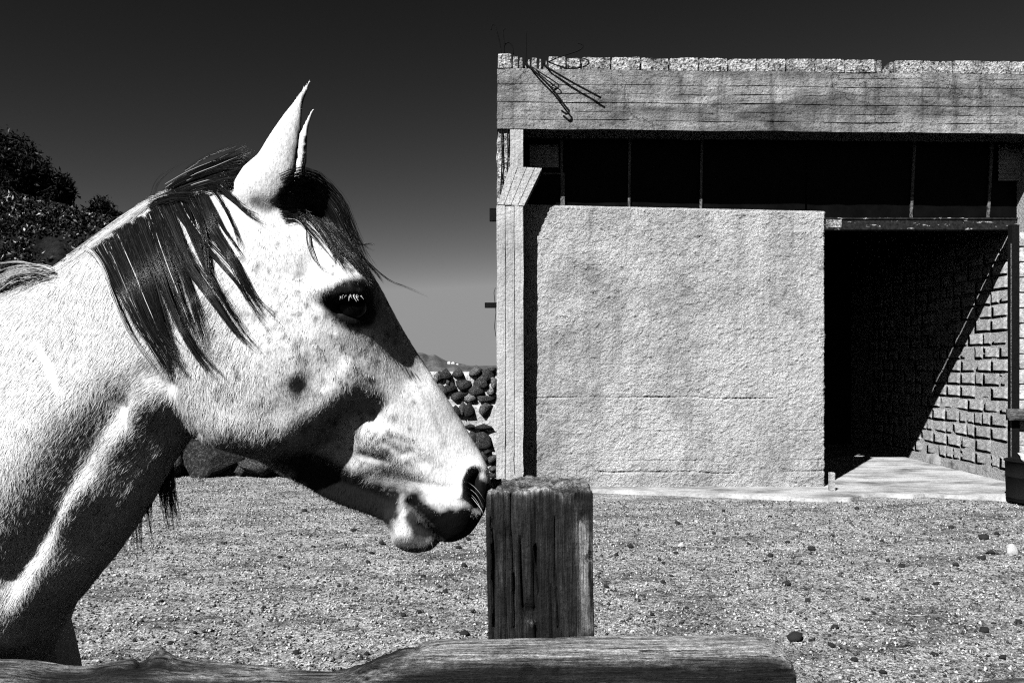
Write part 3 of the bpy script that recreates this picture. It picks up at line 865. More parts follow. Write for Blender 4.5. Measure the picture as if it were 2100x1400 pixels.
def S(u, v, w=0.0):
    """point of the mid-plane at pixel (u, v), moved w metres towards the near side"""
    Z = Zs(u); a = psi_u(u)
    return np.array([(u - 1050) / F * Z + w * math.sin(a), Z - w * math.cos(a), HC + (YH - v) / F * Z])
def project(p):
    p = np.asarray(p, float)
    return 1050 + F * p[..., 0] / p[..., 1], YH - F * (p[..., 2] - HC) / p[..., 1]
def place(px, py, w):
    """like S, but the moved point itself shows at (px, py)"""
    u, v = float(px), float(py)
    for _ in range(8):
        a, b = project(S(u, v, w)); u += px - a; v += py - b
    return S(u, v, w)

def loft(stations, nt=28):
    """closed skin through mid-plane sections: (top, bottom, half width, squareness, widest position)"""
    V = []; m = 2 * nt
    for (top, bot, W, n, tm, pinch) in stations:
        top = np.array(top, float); bot = np.array(bot, float)
        g = math.log(0.5) / math.log(tm)
        for k in range(m):
            th = math.pi * 2 * k / m
            t = (1 - math.cos(th)) / 2
            s = 1 if th <= math.pi else -1
            tt = t ** g
            w = W * max(0.0, 1 - abs(2 * tt - 1) ** n) ** (1 / n)
            kk = min(1, max(0, (t - 0.50) / 0.22)); w *= 1 - pinch * kk * kk * (3 - 2 * kk)
            q = top + (bot - top) * t
            V.append(S(q[0], q[1], s * w))
    N = len(stations)
    f = [(i * m + k, i * m + (k + 1) % m, (i + 1) * m + (k + 1) % m, (i + 1) * m + k) for i in range(N - 1) for k in range(m)]
    c0 = np.mean(V[:m], 0); c1 = np.mean(V[-m:], 0)
    V += [c0, c1]
    a, b = len(V) - 2, len(V) - 1
    f += [(a, (k + 1) % m, k) for k in range(m)] + [(b, (N - 1) * m + k, (N - 1) * m + (k + 1) % m) for k in range(m)]
    return V, f

def dense(st, per=5):
    """interpolate the stations smoothly"""
    A = np.array([[*s[0], *s[1], s[2], s[3], s[4], (s[5] if len(s) > 5 else 0.0)] for s in st], float)
    p = np.vstack([2 * A[0] - A[1], A, 2 * A[-1] - A[-2]])
    out = []
    for i in range(1, len(p) - 2):
        for t in np.linspace(0, 1, per, endpoint=False):
            out.append(0.5 * ((2 * p[i]) + (-p[i - 1] + p[i + 1]) * t + (2 * p[i - 1] - 5 * p[i] + 4 * p[i + 1] - p[i + 2]) * t * t + (-p[i - 1] + 3 * p[i] - 3 * p[i + 1] + p[i + 2]) * t ** 3))
    out.append(A[-1])
    return [((r[0], r[1]), (r[2], r[3]), max(r[4], 0.004), r[5], r[6], r[7]) for r in out]

HEAD = [
    ((545, 372), (385, 600), 0.056, 2.0, 0.45),
    ((588, 396), (365, 700), 0.078, 2.2, 0.45),
    ((636, 428), (362, 800), 0.090, 2.3, 0.50),
    ((690, 476), (384, 872), 0.096, 2.3, 0.45),
    ((738, 534), (425, 903), 0.103, 2.4, 0.36),
    ((775, 588), (485, 926), 0.100, 2.4, 0.36),
    ((810, 648), (545, 948), 0.086, 2.3, 0.42, 0.10),
    ((845, 707), (605, 985), 0.070, 2.2, 0.44, 0.45),
    ((880, 760), (660, 1018), 0.060, 2.2, 0.42, 0.60),
    ((914, 812), (715, 1043), 0.055, 2.2, 0.42, 0.62),
    ((946, 862), (765, 1060), 0.053, 2.2, 0.45, 0.55),
    ((974, 908), (800, 1070), 0.055, 2.3, 0.45, 0.25),
    ((994, 948), (822, 1072), 0.058, 2.4, 0.40),
    ((1003, 985), (850, 1078), 0.056, 2.4, 0.40),
    ((998, 1022), (876, 1090), 0.052, 2.3, 0.45),
    ((986, 1056), (896, 1103), 0.045, 2.2, 0.5),
    ((966, 1085), (908, 1109), 0.034, 2.1, 0.5),
    ((948, 1098), (918, 1111), 0.018, 2.0, 0.5),
]
LOWER_LIP = [
    ((800, 1030), (786, 1062), 0.022, 2.0, 0.5),
    ((826, 1036), (797, 1085), 0.036, 2.1, 0.5),
    ((850, 1050), (806, 1112), 0.040, 2.2, 0.5),
    ((872, 1066), (826, 1127), 0.040, 2.2, 0.5),
    ((890, 1086), (856, 1131), 0.036, 2.1, 0.5),
    ((902, 1102), (884, 1126), 0.022, 2.0, 0.5),
]
NECK = [
    ((560, 372), (470, 560), 0.050, 2.0, 0.5),
    ((500, 345), (410, 800), 0.068, 2.0, 0.5),
    ((420, 362), (380, 900), 0.074, 2.0, 0.55),
    ((320, 402), (335, 962), 0.078, 2.0, 0.55),
    ((225, 468), (280, 1052), 0.086, 2.0, 0.55),
    ((125, 543), (215, 1150), 0.100, 2.0, 0.55),
    ((20, 600), (135, 1238), 0.125, 2.1, 0.55),
    ((-110, 645), (85, 1300), 0.150, 2.2, 0.55),
    ((-260, 655), (40, 1400), 0.180, 2.2, 0.55),
    ((-460, 650), (-40, 1500), 0.215, 2.2, 0.55),
    ((-650, 680), (-300, 1580), 0.245, 2.2, 0.55),
    ((-950, 705), (-800, 1600), 0.265, 2.2, 0.55),
    ((-1300, 685), (-1250, 1500), 0.260, 2.2, 0.5),
    ((-1550, 680), (-1520, 1360), 0.235, 2.2, 0.45),
    ((-1720, 770), (-1700, 1230), 0.150, 2.0, 0.45),
    ((-1770, 870), (-1760, 1080), 0.060, 2.0, 0.5),
]

def ear(side):
    """C-shaped shell opening forwards, from the base up to the hooked tip"""
    cl = smooth_path([(548, 440, 0.040), (540, 394, 0.052), (572, 350, 0.062), (588, 300, 0.068), (603, 250, 0.071), (614, 215, 0.071), (624, 190, 0.070), (638, 164, 0.068)], 3)
    rad = np.interp(np.linspace(0, 1, len(cl)), np.linspace(0, 1, 8), [0.040, 0.046, 0.040, 0.031, 0.0195, 0.0100, 0.0062, 0.0038])
    V = []; n = 18
    pts = [place(a, b, w) for a, b, w in cl]
    for i, c in enumerate(pts):
        ax = pts[min(i + 1, len(pts) - 1)] - pts[max(i - 1, 0)]; ax /= np.linalg.norm(ax)
        a = psi_u(cl[i][0])
        lat = np.array([math.sin(a), -math.cos(a), 0.0])                  # towards the camera
        fw = np.cross(lat, ax); fw /= np.linalg.norm(fw)
        if fw[0] < 0: fw = -fw                                           # forwards (photo right)
        lat = np.cross(ax, fw)
        if lat[1] > 0: lat = -lat
        r = rad[i]; th = min(0.0085, r * 0.62)
        op = fw * 0.985 - lat * 0.17; op /= np.linalg.norm(op)            # the opening looks ahead, a little outwards
        sd = np.cross(ax, op)
        g = 0.85 if i > 3 else 0.2                                        # half-angle of the slit
        out = np.linspace(g, 2 * math.pi - g, n)
        fl = 0.62
        ring = [c + (op * math.cos(q) + sd * math.sin(q) * fl) * r for q in out] + [c + op * math.cos(q) * (r - th) + sd * math.sin(q) * max(r * fl - th, 0.0004) for q in out[::-1]]
        V += ring
    m = 2 * n; N = len(pts)
    if side < 0:
        V = [mirror(np.array(p)) for p in V]
    f = [(i * m + k, i * m + (k + 1) % m, (i + 1) * m + (k + 1) % m, (i + 1) * m + k) for i in range(N - 1) for k in range(m)]
    f += [tuple(range(m - 1, -1, -1)), tuple(range((N - 1) * m, N * m))]
    return V, f

def lateral(p):
    """signed distance from the mid-plane (+ near side) and the foot x"""
    p = np.asarray(p, float)
    x0 = p[..., 0].copy()
    for _ in range(4):
        a = psi_x(x0)
        # line from foot along the near normal (sin a, -cos a) passes through p
        w = (p[..., 0] - x0) * np.sin(a) - (p[..., 1] - Ys_x(x0)) * np.cos(a)
        x0 = p[..., 0] - w * np.sin(a)
    return w, x0
def mirror(p):
    w, x0 = lateral(p); a = psi_x(x0)
    q = np.array(p, float)
    q[..., 0] = x0 - w * np.sin(a); q[..., 1] = Ys_x(x0) + w * np.cos(a)
    return q

def smooth_v(v, e, it, lam=0.5, mask=None):
    n = len(v)
    deg = np.bincount(e.ravel(), minlength=n).astype(float)[:, None]
    for _ in range(it):
        acc = np.stack([np.bincount(e[:, 0], v[e[:, 1], k], n) + np.bincount(e[:, 1], v[e[:, 0], k], n) for k in range(3)], 1)
        d = (acc / np.maximum(deg, 1) - v) * lam
        v = v + (d if mask is None else d * mask[:, None])
    return v

def seg_dist(px, py, line):
    """pixel distance to a poly-line"""
    d = np.full(px.shape, 1e9)
    for (a, b), (c, e) in zip(line[:-1], line[1:]):
        ux, uy = c - a, e - b; L = ux * ux + uy * uy + 1e-9
        t = np.clip(((px - a) * ux + (py - b) * uy) / L, 0, 1)
        d = np.minimum(d, np.hypot(px - a - t * ux, py - b - t * uy))
    return d
def G(px, py, line, r):
    if not isinstance(line, list): line = [line, line]
    return np.exp(-(seg_dist(px, py, line) / r) ** 2)
def inside(px, py, poly, soft=8.0, extra=0.0):
    """soft point-in-polygon, 1 inside"""
    c = np.zeros(px.shape, bool); n = len(poly)
    for i in range(n):
        (x1, y1), (x2, y2) = poly[i], poly[(i + 1) % n]
        hit = ((y1 > py) != (y2 > py)) & (px < (x2 - x1) * (py - y1) / (y2 - y1 + 1e-12) + x1)
        c ^= hit
    d = seg_dist(px, py, poly + [poly[0]])
    d = np.where(c, d, -d)
    return np.clip(0.5 + d / (2 * soft) + extra, 0, 1)

BRUSH = [  # (line, radius px, metres outwards)
    ([(655, 594), (695, 574), (752, 580)], 17, 0.014),           # brow ridge
    ((715, 600), 52, 0.017),                                     # orbit
    ([(692, 630), (738, 634)], 15, -0.018), ([(664, 612), (700, 600), (748, 604)], 11, 0.008),                      # eye opening
    ([(680, 640), (715, 660), (750, 655)], 9, 0.003),           # lower lid
    ((640, 545), 32, -0.010),                                    # hollow above the eye
    ([(560, 552), (615, 566)], 24, -0.003),
    ([(720, 750), (765, 805), (796, 850)], 16, 0.008),           # facial crest
    ([(795, 660), (850, 765)], 36, -0.016),                      # flat of the nose below the eye
    ((520, 740), 130, 0.007),                                    # masseter
    ([(470, 880), (560, 905), (640, 862), (705, 792)], 36, 0.011),
    ([(620, 962), (680, 912), (716, 862), (772, 846)], 30, -0.019),   # step in front of the cheek muscle
    ([(620, 965), (700, 1005), (780, 1035)], 26, -0.008),
    ((765, 912), 62, 0.013),                                     # cheek fold
    ([(735, 960), (800, 955), (850, 975)], 16, 0.004),
    ((868, 925), 30, 0.004),
    ([(944, 1012), (947, 980), (970, 955), (998, 958)], 12, 0.008),  # nostril rim
    ([(972, 972), (966, 992), (968, 1012), (980, 1036)], 11, -0.032),        # nostril
    ([(950, 1040), (985, 1045)], 14, 0.004),
    ([(838, 1030), (868, 1062), (904, 1106)], 6, -0.018),      # mouth
    ([(640, 998), (715, 1028), (785, 1052)], 30, -0.010),
    ((925, 1060), 38, 0.006), ((828, 1092), 28, 0.006),
    ([(350, 790), (372, 860), (395, 888)], 15, -0.012),          # behind the jaw
    ((325, 790), 34, -0.012),
    ([(315, 818), (262, 868), (222, 925), (190, 985), (150, 1055)], 40, 0.027), ([(175, 1010), (112, 1125), (82, 1170), (52, 1225)], 32, 0.012), ((235, 900), 30, 0.006), ((120, 1105), 26, 0.005),   # brachiocephalic ridge
    ([(235, 850), (160, 960), (80, 1075), (0, 1190)], 46, -0.038),    # groove behind it
    ([(120, 860), (0, 1000), (-80, 1080)], 85, 0.022),
    ((400, 620), 50, 0.006),
    ([(688, 690), (715, 735), (758, 772)], 7, 0.0035), ([(640, 690), (690, 770), (720, 800)], 7, 0.003),            # veins and folds
    ([(785, 905), (825, 932)], 7, -0.004), ([(842, 925), (868, 952)], 7, -0.005), ([(740, 930), (790, 945)], 7, -0.004),
    ([(850, 790), (880, 850), (905, 905)], 7, 0.003), ([(800, 880), (850, 900), (900, 950)], 7, 0.0028), ([(845, 985), (900, 1000), (935, 1000)], 8, -0.003),
    ([(350, 905), (300, 960), (250, 1030)], 9, 0.004), ([(80, 700), (130, 790)], 12, -0.003), ([(560, 640), (600, 700), (610, 760)], 9, 0.003),
]

def build_horse():
    o = thing('horse', 'pale grey horse with dark mane lowering its muzzle to the wooden post', 'horse', (float(S(-150, 750)[0]), float(S(-150, 750)[1]), 0))
    V, Fc = [], []
    def add(part):
        k = len(V); V.extend([tuple(p) for p in part[0]]); Fc.extend([tuple(i + k for i in f) for f in part[1]])
    add(loft(dense(HEAD))); add(loft(dense(LOWER_LIP))); add(loft(dense(NECK)))
    add(ear(1)); add(ear(-1))
    def leg(u, w, lean, zs, rs, xs):
        b = S(u, 750, w)
        add(tube([(b[0] + x, b[1], z) for x, z in zip(xs, zs)], rs, 14))
    for w in (0.13, -0.13):
        fx = 0.0 if w > 0 else 0.10
        leg(-190, w, 0, [1.15, 0.98, 0.80, 0.62, 0.52, 0.44, 0.34, 0.20, 0.14, 0.09, 0.06, 0.0], [0.13, 0.115, 0.085, 0.058, 0.062, 0.054, 0.036, 0.036, 0.048, 0.042, 0.058, 0.068],
            [-0.05, 0.00 + fx * .4, 0.01 + fx * .7, 0.01 + fx, 0.015 + fx, 0.01 + fx, fx, fx, 0.01 + fx, 0.03 + fx, 0.045 + fx, 0.06 + fx])
        leg(-1500, w, 0, [1.2, 1.0, 0.82, 0.66, 0.56, 0.48, 0.34, 0.20, 0.14, 0.09, 0.06, 0.0], [0.21, 0.18, 0.12, 0.075, 0.062, 0.058, 0.04, 0.038, 0.05, 0.042, 0.058, 0.068],
            [0.05, 0.08, 0.05, -0.04, -0.10, -0.12, -0.09, -0.06, -0.05, -0.02, 0, 0.02])
    # far fore-arm reaching forwards, its edge shows above the rail
    b = S(-20, 1290, -0.06)
    add(tube([b + np.array([-0.06, 0, 0.06]), b + np.array([0.0, 0, -0.06]), b + np.array([0.05, 0, -0.22]), b + np.array([0.02, 0, -0.5])], [0.10, 0.095, 0.08, 0.055], 14))
    tmp = bpy.data.objects.new('tmp', mesh_data('tmp', V, Fc)); C.objects.link(tmp)
    md = tmp.modifiers.new('r', 'REMESH'); md.mode = 'VOXEL'; md.voxel_size = 0.0039; md.adaptivity = 0.0
    dg = bpy.context.evaluated_depsgraph_get()
    me = bpy.data.meshes.new_from_object(tmp.evaluated_get(dg))
    bpy.data.objects.remove(tmp, do_unlink=True)
    n = len(me.vertices)
    v = np.empty(n * 3, np.float32); me.vertices.foreach_get('co', v); v = v.reshape(-1, 3).astype(float)
    e = np.empty(len(me.edges) * 2, np.int32); me.edges.foreach_get('vertices', e); e = e.reshape(-1, 2)
    w, x0 = lateral(v)
    def pix(v):
        w, x0 = lateral(v); a = psi_x(x0); q = v.copy()
        q[:, 0] = x0 + np.abs(w) * np.sin(a); q[:, 1] = Ys_x(x0) - np.abs(w) * np.cos(a)
        px, py = project(q)
        return px, py, w, a
    px, py, w, a = pix(v)
    earm = inside(px, py, [(455, 372), (560, 420), (625, 400), (660, 150), (600, 150), (520, 280)], 10)
    v = smooth_v(v, e, 6, 0.5, np.clip(1 - 0.3 * earm, 0, 1))
    joint = np.clip(G(px, py, [(520, 470), (430, 600), (370, 760), (385, 880)], 60) + G(px, py, (60, 1270), 90) + (px < -30) * 0.8, 0, 1) * (1 - earm)
    v = smooth_v(v, e, 45, 0.6, joint)
    # sculpt
    px, py, w, a = pix(v)
    me.vertices.foreach_set('co', np.ascontiguousarray(v, np.float32).ravel()); me.update()
    no = np.empty(n * 3, np.float32); me.vertices.foreach_get('normal', no); no = no.reshape(-1, 3)
    latn = np.stack([np.sin(a), -np.cos(a), np.zeros(n)], 1) * np.sign(w)[:, None]
    facing = np.clip((no * latn).sum(1), 0, 1) ** 0.7
    head_only = 1 - earm
    disp = np.zeros(n)
    for line, r, amt in BRUSH:
        disp += amt * G(px, py, line, r)
    dd = disp * facing * head_only
    dd = np.maximum(dd, -0.45 * np.abs(w))
    v = v + latn * dd[:, None]
    # small folds and veins under the skin
    fine = 0.0010 * fbm(v, 28, 3, 4) + 0.0005 * fbm(v, 70, 2, 9)
    v = v + no * (fine * head_only)[:, None]
    v = smooth_v(v, e, 2, 0.5, 1 - earm)
    me.vertices.foreach_set('co', np.ascontiguousarray(v, np.float32).ravel())
    me.polygons.foreach_set('use_smooth', np.ones(len(me.polygons), bool))
    me.update()
    px, py, w, a = pix(v)
    # ---- coat: pale grey, dark skin round eye, nostril and lips; painted shade on nose, cheek, jaw
    coat = np.full(n, 0.78)
    def dark(m, to):
        nonlocal coat
        coat = np.minimum(coat, coat + (to - coat) * np.clip(m, 0, 1))
    nz = fbm(v, 60, 3, 21); nb = fbm(v, 16, 3, 22)
    def poly(pts, soft, jag=0.35):
        return inside(px, py, pts, soft, 1.6 * jag * (nz + 0.6 * nb))
    dark(poly([(650, 606), (668, 590), (705, 574), (745, 564), (768, 582), (776, 625), (772, 664), (748, 674), (712, 672), (676, 648)], 7), 0.010)
    dark(0.75 * poly([(752, 575), (775, 585), (868, 745), (868, 775), (838, 765), (790, 710), (755, 675)], 20), 0.16)  # shadow from the eye socket down the nose, deepened in the colour
    dark(poly([(560, 940), (640, 915), (690, 945), (725, 972), (800, 996), (828, 1006), (820, 1050), (800, 1085), (740, 1066), (640, 1020)], 10, 0.5), 0.016)  # shade along the lower jaw, painted near-black into the coat colour
    dark(poly([(832, 1015), (856, 1008), (880, 1032), (905, 1042), (935, 1046), (955, 1038), (975, 1052), (1010, 1040), (995, 1085), (955, 1120), (905, 1118), (890, 1088), (865, 1058), (838, 1040)], 8, 0.5), 0.007)
    dark(0.97 * poly([(826, 1030), (850, 1040), (870, 1065), (904, 1106), (880, 1110), (848, 1096), (834, 1068)], 7, 0.5), 0.008)
    dark(G(px, py, (848, 1022), 17) * 1.3, 0.005)
    dark(poly([(953, 990), (966, 968), (984, 958), (986, 980), (1012, 990), (1006, 1055), (975, 1050), (957, 1020)], 6, 0.15), 0.008)
    dark(G(px, py, [(840, 1030), (868, 1062), (904, 1106)], 6), 0.008)
    dark(0.8 * poly([(808, 1108), (850, 1100), (905, 1098), (900, 1140), (800, 1140)], 9, 0.6), 0.05)
    dark(1.5 * G(px, py, (612, 788), 21) * np.clip(0.9 + 1.6 * nz, 0, 2), 0.02)
    dark(0.55 * G(px, py, [(552, 560), (585, 552), (618, 568)], 12) * np.clip(0.7 + 2.2 * nz, 0, 1.5), 0.08)
    dark(0.45 * G(px, py, [(560, 540), (640, 590), (640, 660)], 50) * np.clip(nz * 3, 0, 1), 0.2)
    dark(0.9 * G(px, py, [(522, 412), (545, 428), (575, 420)], 12) * (0.7 + 1.5 * nb), 0.08)
    dark(0.55 * G(px, py, [(800, 955), (840, 965)], 18) * (1 + nb), 0.22)
    dark(0.65 * poly([(560, 930), (640, 870), (700, 800), (745, 770), (800, 860), (700, 860), (690, 900), (720, 960), (820, 1000), (800, 1050), (640, 1010)], 25, 0.3), 0.30)  # shadow cast by the cheek muscle, painted as darker coat
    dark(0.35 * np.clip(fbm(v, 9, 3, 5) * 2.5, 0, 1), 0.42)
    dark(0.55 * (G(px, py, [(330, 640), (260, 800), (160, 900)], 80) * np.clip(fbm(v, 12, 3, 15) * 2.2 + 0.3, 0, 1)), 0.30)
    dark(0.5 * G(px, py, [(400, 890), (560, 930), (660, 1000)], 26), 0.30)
    # inside of the ear shells
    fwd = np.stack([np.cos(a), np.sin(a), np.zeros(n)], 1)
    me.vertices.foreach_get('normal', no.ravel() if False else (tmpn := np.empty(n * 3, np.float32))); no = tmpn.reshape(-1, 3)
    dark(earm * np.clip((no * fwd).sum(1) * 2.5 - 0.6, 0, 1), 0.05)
    # flea-bite specks
    r = np.random.default_rng(77)
    for _ in range(260):
        c = (r.uniform(380, 860), r.uniform(500, 960)); s = r.uniform(3.4, 5.6)
        near = (np.abs(px - c[0]) < 14) & (np.abs(py - c[1]) < 14)
        if not near.any(): continue
        idx = np.nonzero(near)[0]
        m = 0.85 * np.exp(-(((px[idx] - c[0]) / s) ** 2 + ((py[idx] - c[1]) / (s * 1.3)) ** 2)) * (0.5 + 0.5 * np.clip((c[0] - 330) / 350, 0, 1))
        coat[idx] += (0.06 - coat[idx]) * m
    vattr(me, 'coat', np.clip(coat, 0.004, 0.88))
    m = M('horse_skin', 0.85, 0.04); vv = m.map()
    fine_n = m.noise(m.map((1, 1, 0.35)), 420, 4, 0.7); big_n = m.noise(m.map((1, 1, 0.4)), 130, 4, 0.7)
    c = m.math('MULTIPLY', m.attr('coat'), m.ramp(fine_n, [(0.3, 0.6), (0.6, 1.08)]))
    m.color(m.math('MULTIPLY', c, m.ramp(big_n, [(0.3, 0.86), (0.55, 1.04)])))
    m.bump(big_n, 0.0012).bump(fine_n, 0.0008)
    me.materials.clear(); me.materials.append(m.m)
    me.name = 'body'
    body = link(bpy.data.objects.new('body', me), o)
    me.transform(Matrix.Translation(-o.location))
    return o, body, v, e, coat, earm
HORSE, BODY, HV, HE, HCOAT, HEAR = build_horse()

# ---------------------------------------------------------------- coat, mane and other hair of the horse
OL = np.array(HORSE.location)
def hair_mat(name, stops, rough=0.45, spec=0.4):
    m = M(name, rough, spec); m.color(m.ramp(m.attr('tone'), stops)); return m.m
HM = hair_mat('mane_hair', [(0.0, 0.003), (0.6, 0.010), (0.8, 0.045), (0.9, 0.30), (1.0, 0.80)], 0.22, 0.16)
_fm = M('coat_hair', 0.7, 0.05); _fm.color(_fm.attr('tone')); FM = _fm.m

def coat_hair():
    me = BODY.data
    nf = len(me.polygons)
    ls = np.empty(nf, np.int32); me.polygons.foreach_get('loop_start', ls)
    lt = np.empty(nf, np.int32); me.polygons.foreach_get('loop_total', lt)
    li = np.empty(len(me.loops), np.int32); me.loops.foreach_get('vertex_index', li)
    q = np.nonzero(lt == 4)[0]
    quads = li[ls[q][:, None] + np.arange(4)]
    T = np.concatenate([quads[:, [0, 1, 2]], quads[:, [0, 2, 3]]])
    v = HV; w, _ = lateral(v)
    px, py = project(v)
    ok = (px > -520) & (py < 1500) & (w > -0.06)
    T = T[ok[T].all(1)]
    A, B, D = v[T[:, 0]], v[T[:, 1]], v[T[:, 2]]
    nn = np.cross(B - A, D - A); ar = np.linalg.norm(nn, axis=1); nn /= ar[:, None] + 1e-12
    # only where the skin can be seen from the fence side
    fac = (nn * (np.array([0, 0, HC]) - A)).sum(1) / np.linalg.norm(A - np.array([0, 0, HC]), axis=1)
    ar = ar * (fac > -0.35) * np.where(px[T[:, 0]] < -70, 0.35, 1.0)
    r = np.random.default_rng(5)
    N = 300000
    t = r.choice(len(T), N, p=ar / ar.sum())
    b1, b2 = r.uniform(size=N), r.uniform(size=N); sw = b1 + b2 > 1; b1[sw], b2[sw] = 1 - b1[sw], 1 - b2[sw]
    p = A[t] + (B[t] - A[t]) * b1[:, None] + (D[t] - A[t]) * b2[:, None]
    n = nn[t]
    qx, qy = project(p)
    em = HEAR[T[t, 0]]
    # flow of the coat, in the plane of the picture (right, down)
    fx = np.full(N, -0.45); fy = np.full(N, 0.9)
    k = G(qx, qy, [(820, 720), (960, 940)], 120); fx += k * 0.35; 
    k = G(qx, qy, [(600, 480), (690, 540)], 70); fx += k * 0.9; fy -= k * 0.2
    k = G(qx, qy, [(300, 900), (50, 1200)], 120); fx -= k * 0.15
    fx += em * 1.0; fy -= em * 1.9
    ang = 0.22 * r.normal(size=N) + 0.5 * fbm(p, 14, 2, 3)
    ca, sa = np.cos(ang), np.sin(ang)
    fx, fy = fx * ca - fy * sa, fx * sa + fy * ca
    d = np.stack([fx, 0.05 * r.normal(size=N), -fy], 1)
    d -= n * (d * n).sum(1)[:, None]; d /= np.linalg.norm(d, axis=1)[:, None] + 1e-9
    L = np.full(N, 0.0165)
    headm = np.clip((qx - 0.35 * (qy - 700) - 470) / 60, 0, 1)
    L = L * (1 - 0.42 * headm)
    L *= 1 - 0.55 * np.clip(G(qx, qy, [(900, 860), (960, 1000), (900, 1070)], 90), 0, 1)
    L *= 1 - 0.4 * em
    L *= 1 - 0.6 * G(qx, qy, (715, 615), 50)
    L *= r.uniform(0.6, 1.25, N)
    roll = 0.38 * r.normal(size=N)
    s = np.cross(n, d); s = s * np.cos(roll)[:, None] + n * np.sin(roll)[:, None]
    wd = (r.uniform(0.00055, 0.00110, N) * (1.25 - 0.25 * headm))[:, None]
    lift = r.uniform(0.04, 0.20, N)[:, None]
    base = p - n * 0.0008
    tip = base + d * L[:, None] + n * (L[:, None] * lift)
    V = np.stack([base - s * wd / 2, base + s * wd / 2, tip], 1).reshape(-1, 3)
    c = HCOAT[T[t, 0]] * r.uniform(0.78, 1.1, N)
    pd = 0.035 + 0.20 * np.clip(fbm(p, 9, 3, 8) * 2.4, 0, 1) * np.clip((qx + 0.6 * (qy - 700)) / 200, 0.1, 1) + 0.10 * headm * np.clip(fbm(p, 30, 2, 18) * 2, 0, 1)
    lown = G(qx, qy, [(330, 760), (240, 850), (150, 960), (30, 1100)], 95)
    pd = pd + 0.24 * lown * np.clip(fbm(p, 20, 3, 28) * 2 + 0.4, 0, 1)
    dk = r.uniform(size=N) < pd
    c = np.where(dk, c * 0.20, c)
    sp = np.zeros(N)
    for _ in range(520):                       # flea-bite specks
        cx, cy = r.uniform(380, 900), r.uniform(455, 980); sr = r.uniform(2.4, 5.2)
        if r.uniform() > 0.35 + 0.65 * (cx - 400) / 480: continue
        sp = np.maximum(sp, np.exp(-(((qx - cx) / sr) ** 2 + ((qy - cy) / (sr * 1.35)) ** 2)))
    sp = np.maximum(sp, 1.25 * np.exp(-(((qx - 612) / 19) ** 2 + ((qy - 788) / 23) ** 2)) * r.uniform(0.3, 1.1, N))
    sp = np.maximum(sp, 1.1 * G(qx, qy, [(552, 556), (585, 552), (618, 568)], 9) * r.uniform(0.3, 1.1, N))
    c = c + (np.minimum(c, 0.03) - c) * np.clip(sp * 1.3, 0, 1)
    me2 = mesh_data('coat_hair', V - OL, np.arange(3 * N).reshape(-1, 3), FM)
    vattr(me2, 'tone', np.repeat(np.clip(c, 0.006, 0.9), 3))
    link(bpy.data.objects.new('coat_hair', me2), HORSE)['kind'] = 'stuff'
coat_hair()

bpy.context.view_layer.update()
_dg = bpy.context.evaluated_depsgraph_get()
_cam_l = Vector((0 - OL[0], 0 - OL[1], HC - OL[2]))
def hit_depth(px, py, default):
    d = Vector(((px - 1050) / F, 1.0, (YH - py) / F))
    ok, loc, nrm, _ = BODY.ray_cast(_cam_l, d.normalized(), depsgraph=_dg)
    return (loc.y + OL[1]) if ok else default

